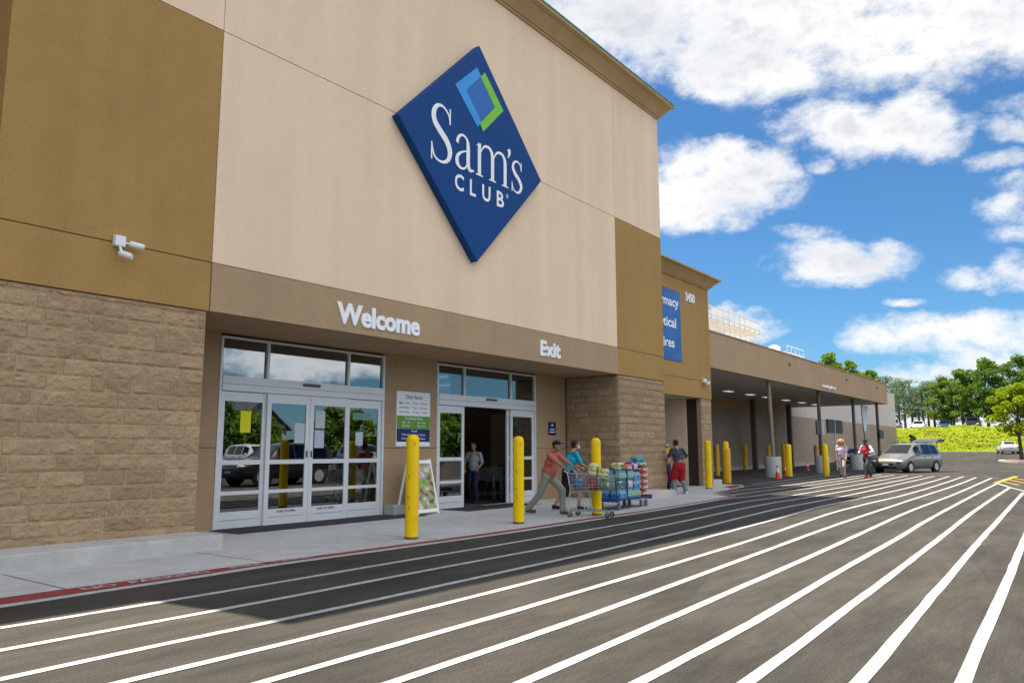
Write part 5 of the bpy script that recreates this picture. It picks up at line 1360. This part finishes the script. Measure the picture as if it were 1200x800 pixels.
def make_car(name, kind, paint, label, cat, group, loc=(0, 0, 0), rz=0, hatch=False, scale=1.0):
    """nose towards +Y of the empty; x_local = distance behind the nose maps to -y"""
    p = PROF[kind]; L = p['L']; st = p['st']
    b = tag(empty(name, loc, rz), label, cat, group)
    def T(x, h, z): return (h, L / 2 - x, z)
    def sec(x):
        for i in range(len(st) - 1):
            if st[i][0] <= x <= st[i + 1][0]:
                t = (x - st[i][0]) / (st[i + 1][0] - st[i][0]); return [st[i][k] + (st[i + 1][k] - st[i][k]) * t for k in range(6)]
        return list(st[-1])
    def ring(s):
        x, zb, zl, zt, wb, wt = s
        zs = max(zt - .05, zl + .02)
        return [(0, zb), (wb * .86, zb), (wb * .97, zb + .13), (wb, zb + (zl - zb) * .55), (wb * .985, zl - .05), (wb * .955, zl), (wt, zs), (wt * .86, zt), (wt * .45, zt + .018), (0, zt + .022)]
    SS = []
    for i in range(len(st) - 1):
        n = max(1, int((st[i + 1][0] - st[i][0]) / .25))
        for k in range(n): SS.append(sec(st[i][0] + (st[i + 1][0] - st[i][0]) * k / n + 1e-6))
    SS.append(list(st[-1]))
    mb = MB(); vs = []; m = 10
    full = 2 * m - 2
    for s in SS:
        r_ = ring(s); pts = [T(s[0], h, z) for h, z in r_] + [T(s[0], -h, z) for h, z in r_[-2:0:-1]]
        vs += pts
    fs = [(i * full + k, i * full + (k + 1) % full, (i + 1) * full + (k + 1) % full, (i + 1) * full + k) for i in range(len(SS) - 1) for k in range(full)]
    fs += [tuple(range(full)), tuple(range((len(SS) - 1) * full, len(SS) * full))]
    mb.add(vs, fs); body = mb.build('body', paint, b, sm=True, weld=True)
    # side windows
    def side(x, t, sg, off=.007):
        s = sec(x); zs = max(s[3] - .05, s[2] + .02)
        a = Vector((s[4] * .955, s[2])); c = Vector((s[5], zs)); q = a.lerp(c, t)
        return Vector(T(x, sg * (q.x + off), q.y))
    for x0, x1 in p['win']:
        for sg in (-1, 1):
            w = MB(); n = 5; V = []
            for i in range(n + 1):
                x = x0 + (x1 - x0) * i / n
                V += [side(x, .07, sg), side(x, .93, sg)]
            w.add(V, [(2 * i, 2 * i + 2, 2 * i + 3, 2 * i + 1) for i in range(n)])
            w.build('side_window', CARG, b)
    def top(x, f, off):
        s = sec(x); return Vector(T(x, f * s[5] * .84, s[3] + off))
    def screen(xa, xb, nm):
        w = MB(); n = 4; V = []
        for i in range(n + 1):
            x = xa + (xb - xa) * i / n
            V += [top(x, f, .030 if abs(f) < .5 else .016) for f in (-1, -.4, .4, 1)]
        w.add(V, [(4 * i + k, 4 * i + 4 + k, 4 * i + 5 + k, 4 * i + 1 + k) for i in range(n) for k in range(3)])
        w.build(nm, CARG, b, sm=True)
    h0, r0, e0 = st[p['hood']][0], st[p['roof']][0], p['rear']
    screen(h0 + .08, r0 - .03, 'windscreen')
    screen(st[e0][0] + (.06 if kind == 'sedan' else -.22), st[e0 + 1][0] - .04, 'rear_window')
    # wheels and arches
    for wx in p['wx']:
        for sg in (-1, 1):
            r = p['wr']; hw = sec(wx)[4]
            Mw = Matrix.Translation(T(wx, sg * (hw - .10), r)) @ Matrix.Rotation(sg * PI / 2, 4, 'Y')
            MB().lathe([(r + .055, .06), (r + .06, .102), (r - .02, .104)], 24, Mw, caps=False).build('wheel_arch', TRIM, b, sm=True)
            tw_ = MB().lathe([(r * .62, -.1), (r * .97, -.1), (r, -.06), (r, .085), (r * .95, .118), (r * .66, .118)], 24, Mw, caps=False).build('wheel', TYRE, b, sm=True)
            rm = MB().lathe([(0, .105), (r * .16, .112), (r * .2, .095), (r * .55, .10), (r * .64, .119), (r * .68, .117)], 20, Mw)
            ro = rm.build('rim', RIM, tw_, sm=True)
            sp_ = MB()
            for k in range(5):
                a = 2 * PI * k / 5; Ms = Mw @ Matrix.Rotation(a, 4, 'Z'); sp_.obox(Ms, r * .2, r * .56, r * .09, r * .24, .098, .104)
            sp_.build('rim_openings', TRIM, tw_)
    # lamps, grille, plate, mirrors, bumper line
    zl = st[1][2]
    for sg in (-1, 1):
        h = MB(); h.lathe([(0, -1), (.5, -.87), (.87, -.5), (1, 0), (.87, .5), (.5, .87), (0, 1)], 14, Matrix.Translation(T(.11, sg * .73, zl + .02)) @ Matrix.Rotation(-sg * .55, 4, 'Z') @ Matrix.Diagonal((.20, .155, .085, 1))); h.build('headlight', LENS, b, sm=True)
        t = MB(); x_ = L - .16; s = sec(x_); zr = s[2]
        t.box(sg * s[4] * .80 - .07, sg * s[4] * .80 + .13 * sg + .0, -L / 2 - .012, -L / 2 + .30, zr - .22, zr - .05); t.build('tail_light', TAIL, b, bevel=.02)
        mm = MB(); s = sec(h0 + .5)
        Mm = Matrix.Translation(T(h0 + .45, sg * (s[4] + .10), s[2] + .05)); mm.obox(Mm, -.10, .10, -.05, .05, -.06, .08); mm.build('mirror', paint, b, bevel=.025)
    g1 = MB()
    for sx in (-1, 1): g1.box(sx * .24 - .19, sx * .24 + .19, L / 2 - .14, L / 2 + .014, zl - .155, zl - .085)
    g1.build('grille', TRIM, b)
    g2 = MB(); g2.box(-.55, .55, L / 2 - .04, L / 2 + .018, st[0][1] + .0, st[0][1] + .07); g2.build('lower_intake', TRIM, b, bevel=.01)
    MB().box(-.17, .17, L / 2 - .02, L / 2 + .03, st[0][1] + .10, st[0][1] + .20).build('number_plate', PLATE, b)
    MB().box(-.17, .17, -L / 2 - .02, -L / 2 + .03, .62, .74).build('number_plate', PLATE, b)
    for sg in (-1, 1):
        for x in (p['win'][0][1] + .12, p['win'][1][1] + .05):
            s = sec(x); MB().box(sg * (s[4] + .0) - .015, sg * s[4] + .015, T(x, 0, 0)[1] - .08, T(x, 0, 0)[1] + .08, s[2] - .12, s[2] - .09).build('handle', TRIM, b)
    if hatch:
        hb_ = MB(); Mh = Matrix.Translation((0, -L / 2 + .42, 1.79)) @ Matrix.Rotation(R(-7), 4, 'X')
        prof_ = [(0, 0), (-.25, .10), (-.7, .16), (-1.1, .10), (-1.28, -.02), (-1.2, -.10), (-.7, .02), (-.2, -.04)]
        V = []
        for sx in (-.74, .74):
            for y, z in prof_: V.append(Mh @ Vector((sx * (1 - .06 * abs(y)), y, z)))
        n = len(prof_); hb_.add(V, [tuple(range(n)), tuple(range(2 * n - 1, n - 1, -1))] + [(i, (i + 1) % n, n + (i + 1) % n, n + i) for i in range(n)])
        ho = hb_.build('open_tailgate', mat('tailgate_dark', (.07, .07, .075), .5, .05), b, bevel=.012)
        lm = MB(); lm.obox(Mh, -.70, -.5, -1.27, -1.15, -.01, .09); lm.obox(Mh, .5, .70, -1.27, -1.15, -.01, .09); lm.build('tail_light', TAIL, ho)
        MB().box(-.62, .62, -L / 2 - .012, -L / 2 + .25, .75, 1.62).build('boot_opening', TRIM, b, bevel=.02)
        lg = MB(); lg.box(-.60, -.57, -L / 2 + .5, -L / 2 + 2.6, 1.80, 1.84); lg.box(.57, .60, -L / 2 + .5, -L / 2 + 2.6, 1.80, 1.84); lg.build('roof_rack', TRIM, b)
    b.scale = (scale,) * 3
    return b
GOLD = carpaint('warm_silver', (.17, .168, .15)); WHT = carpaint('white', (.74, .74, .73)); NAVP = carpaint('dark_blue', (.02, .035, .09)); BLKP = carpaint('black', (.018, .018, .022)); SILV = carpaint('silver', (.46, .47, .48)); GRYP = carpaint('grey', (.18, .19, .20))
vh = math.degrees(math.atan2(.964, .262))   # heading of the nose, anticlockwise from +Y
make_car('minivan', 'minivan', GOLD, 'warm silver minivan with its tailgate raised at the end of the stripes', 'minivan', None, (51.7, 9.35, gz(51)), R(74), True, 1.03).scale = (1.03, 1.03, .97)
w1 = make_car('white_car', 'sedan', WHT, 'white sedan seen from behind, driving off beside the bank', 'car', None, (97, 7.9, gz(97)), R(-76), False, .88)
make_car('dark_suv', 'suv', BLKP, 'dark SUV parked in the shade beyond the drums, behind the woman', 'suv', None, (68.0, 15.9, gz(68) - .12), R(80), False, .85)
make_car('silver_sedan', 'sedan', SILV, 'pale silver car standing behind the man in the red vest', 'car', None, (66.0, 12.4, gz(66)), R(96), False, .92)
upz = 3.99
hillrow = [('suv', NAVP, 'dark blue SUV at the left end of the row above the bank', 26.2), ('suv', GRYP, 'grey pickup coloured SUV, second from the left above the bank', 23.4), ('sedan', WHT, 'white sedan in the middle of the row above the bank', 20.2), ('sedan', NAVP, 'blue sedan right of the white one above the bank', 16.9), ('suv', BLKP, 'black SUV above the bank before the broad trees', 13.6), ('sedan', SILV, 'silver car at the right end of the row above the bank', 10.2)]
protos = {}
for kind, pm, lab, y in hillrow:
    c = make_car('parked_car', kind, pm, lab, 'car', 'cars parked above the bank', (121.5, y, upz), R(90 + (y % 3 - 1) * 4))
# cars across the drive, seen in the door glass
refl = [('suv', BLKP, 'black SUV across the drive, mirrored in the closed doors', 21.3, -1.75, 90), ('sedan', SILV, 'silver car in the far row mirrored in the doors', 27, -17, 2), ('suv', WHT, 'white SUV in the far row mirrored in the doors', 31, -17.4, 4), ('sedan', NAVP, 'navy car in the far row mirrored in the doors', 35.5, -17, -2), ('suv', GRYP, 'grey SUV in the far row mirrored in the doors', 40.5, -17.3, 3), ('sedan', WHT, 'white sedan in the far row mirrored in the doors', 46, -17, 0)]
for kind, pm, lab, x, y, a in refl:
    make_car('parked_car', kind, pm, lab, 'car', 'cars across the drive', (x, y, gz(x)), R(a))
# ------------------------------------------------------------------ trees
BARK = mat('bark', (.10, .07, .05), .95, .25, 6, .6, 25); BARKP = mat('pine_bark', (.17, .105, .07), .95, .25, 5, .6, 20)
OAK = leaf_mat('leaf_green', (.13, .22, .03), (.30, .41, .065), .4); PINE = leaf_mat('pine_needles', (.16, .23, .10), (.27, .34, .17), .3)
YOUNG = leaf_mat('leaf_yellow_green', (.26, .36, .012), (.42, .47, .02), .4); DEEP = leaf_mat('leaf_deep', (.09, .18, .025), (.23, .35, .055), .4)
def leaves(mb, c, rad, n, size, flat=.7):
    c = Vector(c)
    for _ in range(n):
        while True:
            p = Vector((random.uniform(-1, 1), random.uniform(-1, 1), random.uniform(-1, 1)))
            if p.length <= 1: break
        p = p * (p.length ** -.35 if p.length > .05 else 1)
        q = c + Vector((p.x * rad[0], p.y * rad[1], p.z * rad[2]))
        nn = (Vector((random.gauss(0, 1), random.gauss(0, 1), random.gauss(.5, 1)))).normalized()
        t = nn.orthogonal().normalized(); w = nn.cross(t); a = random.uniform(0, 2 * PI)
        e1 = (t * math.cos(a) + w * math.sin(a)) * size * random.uniform(.6, 1.3); e2 = (w * math.cos(a) - t * math.sin(a)) * size * .55 * random.uniform(.6, 1.3)
        mb.add([q - e1, q + e2 * .9, q + e1, q - e2], [(0, 1, 2, 3)])
def broad_tree(name, loc, h, w, m, label, cat='tree', group=None, seed=0, clumps=46, per=85, size=.24, trunk=.22, base=.25, top=.0):
    random.seed(seed)
    b = tag(empty(name, loc), label, cat, group)
    tk = MB(); tk.tube([(0, 0, -.2), (.05, .04, h * .2), (-.05, .1, h * .45), (.1, 0, h * .8)], [trunk, trunk * .8, trunk * .55, trunk * .15], 9)
    cr = MB()
    for k in range(clumps):
        t = (k + random.random()) / clumps
        z = base + (1 - base) * t
        rr = w * (math.sin(PI * min(.98, (.12 + .88 * t))) ** .6) * (1 - top * t)
        a = random.uniform(0, 2 * PI); d = rr * math.sqrt(random.random()) * .85
        c = (d * math.cos(a), d * math.sin(a), z * h - h * .04)
        s = random.uniform(.13, .24) * w * (1.15 - .4 * t)
        leaves(cr, c, (s * 1.25, s * 1.25, s * .85), per, size)
        if k % 3 == 0: tk.tube([(0, 0, max(.3, z * .55) * h), (c[0] * .5, c[1] * .5, z * h * .85), (c[0], c[1], c[2])], [trunk * .32, trunk * .2, .02], 6)
    tk.build('trunk', BARK, b, sm=True); cr.build('crown', m, b)
    return b
def pine_tree(loc, h, label, group, seed):
    random.seed(seed)
    b = tag(empty('pine_tree', loc), label, 'tree', group)
    tk = MB(); tk.tube([(0, 0, -.2), (.1, 0, h * .5), (.0, .1, h * .97)], [.24, .17, .04], 8)
    cr = MB()
    for k in range(34):
        t = random.random() ** .8; z = h * (.28 + .70 * t); a = random.uniform(0, 2 * PI); r_ = (2.7 * (1 - t) + .7) * random.uniform(.35, 1)
        c = (r_ * math.cos(a), r_ * math.sin(a), z + .2 * r_)
        tk.tube([(0, 0, z - .3), (c[0] * .6, c[1] * .6, z), c], [.05, .035, .012], 5)
        leaves(cr, c, (.9, .9, .4), 42, .17)
    tk.build('trunk', BARKP, b, sm=True); cr.build('crown', PINE, b)
    return b
G1 = 'pines behind the upper car park'
rp = random.Random(5)
for i in range(17):
    y = 33.5 - i * 1.02 + rp.uniform(-.35, .35); x = 158 + rp.uniform(-6, 6)
    t_ = pine_tree((x, y * x / 158., 3.98), rp.uniform(8.2, 11.2) if i < 4 else rp.uniform(8.8, 11.6), 'tall slim pine in the row behind the upper car park', G1, 100 + i)
G2 = 'broad trees right of the pines'
broad_tree('broad_tree', (131, 18.2, 3.98), 8.2, 2.9, OAK, 'mid height green tree next to the pines', group=G2, seed=21, per=140, size=.17)
broad_tree('broad_tree', (129, 15.6, 3.98), 9.2, 3.1, OAK, 'taller pointed green tree over the black parked SUV', group=G2, seed=22, per=140, size=.17, top=.3)
broad_tree('broad_tree', (127, 12.3, 3.98), 10.2, 3.9, DEEP, 'tallest dark green tree above the white car', group=G2, seed=23, clumps=66, per=150, size=.18)
broad_tree('broad_tree', (131, 8.2, 3.98), 10.8, 4.1, DEEP, 'big dark green tree at the right edge of the picture', group=G2, seed=24, clumps=66, per=150, size=.18)
broad_tree('broad_tree', (126, 4.6, 3.98), 10.3, 3.9, OAK, 'green tree cut by the right edge of the picture', group=G2, seed=25, clumps=56, per=140, size=.18)
broad_tree('young_tree', (77.6, 5.35, .62), 6.4, 2.5, YOUNG, 'bright yellow green young tree on the mulched island', seed=31, clumps=40, per=95, size=.15, trunk=.17, base=.42)
broad_tree('young_tree', (82.5, 4.0, .62), 6.9, 2.4, DEEP, 'dark young tree behind the yellow green one on the island', seed=32, clumps=34, per=80, size=.16, trunk=.16, base=.3)
G3 = 'tree tops showing over the canopy roof'
broad_tree('broad_tree', (112, 29.3, 0), 15.1, 3.0, OAK, 'lighter left tree top above the canopy roof', group=G3, seed=41, size=.22, base=.45)
broad_tree('broad_tree', (113, 26.9, 0), 13.9, 2.9, OAK, 'middle tree top above the canopy roof', group=G3, seed=42, size=.22, base=.45)
broad_tree('broad_tree', (114, 24.6, 0), 12.6, 2.4, OAK, 'lowest right tree top above the canopy roof', group=G3, seed=43, size=.22, base=.45)
# shrub at the corner of the wall beneath the bank
broad_tree('shrub', (103.6, 18.2, 1.0), 2.2, 1.0, DEEP, 'dark shrub at the left foot of the bank by the wall end', 'shrub', seed=51, clumps=14, per=60, size=.16, trunk=.05, base=.1)
# trees across the drive that the door glass mirrors
rq = random.Random(9); G4 = 'trees across the car park'
first = None; kinds = []
for i, (m_, hh) in enumerate(((OAK, 7.6), (DEEP, 8.2), (OAK, 6.8))):
    kinds.append((m_, hh, 60 + i))
n4 = 0
for i in range(22):
    x = 12 + i * 4.4 + rq.uniform(-1.5, 1.5); y = -44 + rq.uniform(-4, 4) - (12 if 48 < x < 57 else 0)
    m_, hh, sd = kinds[i % 3][:3]
    if i < 3:
        t0 = broad_tree('broad_tree', (x, y, 0), hh, 4.2, m_, 'leafy tree across the car park, seen only in the door glass', group=G4, seed=sd, clumps=40, per=50, size=.4); kinds[i] = (m_, hh, sd, t0)
    else:
        c = copy_tree(kinds[i % 3][3]); c.location = (x, y, 0); c.rotation_euler = (0, 0, rq.uniform(0, 6)); s = rq.uniform(.8, 1.15); c.scale = (s, s, s)
# the pale gabled house they stand beside
hs_ = tag(empty('gabled_house', (52, -47, 0)), 'pale gabled house across the car park, mirrored in the doors', 'house')
SID = mat('house_siding', (.55, .56, .57), .8, .05, 3); RFM = mat('house_roof', (.10, .10, .115), .9, .15, 4)
hm = MB(); x0, x1, xm = -3.5, 3.5, 0
hm.add([(x0, 0, 0), (x1, 0, 0), (x1, 0, 4.0), (xm, 0, 6.7), (x0, 0, 4.0), (x0, -9, 0), (x1, -9, 0), (x1, -9, 4.0), (xm, -9, 6.7), (x0, -9, 4.0)], [(0, 1, 2, 3, 4), (9, 8, 7, 6, 5), (0, 5, 6, 1), (1, 6, 7, 2), (4, 9, 5, 0)])
hm.build('wall', SID, hs_)
rm_ = MB()
for sg in (-1, 1):
    a = Vector((0, .4, 6.85)); c = Vector((sg * 4.0, .4, 3.75)); t_ = Vector((0, 0, .18))
    q = [a, c, c + Vector((0, -9.8, 0)), a + Vector((0, -9.8, 0))]
    rm_.add([p + t_ for p in q] + q, [(0, 1, 2, 3), (7, 6, 5, 4), (0, 4, 5, 1), (1, 5, 6, 2), (2, 6, 7, 3), (3, 7, 4, 0)])
rm_.build('roof', RFM, hs_)
for x, z in ((-2.2, 1.2), (1.6, 1.2), (-.2, 3.9)):
    w_ = MB().box(x - .55, x + .55, .01, .05, z, z + 1.5).build('window', WHITEP, hs_)
    MB().box(x - .45, x + .45, .052, .06, z + .1, z + 1.4).build('pane', CARG, w_)
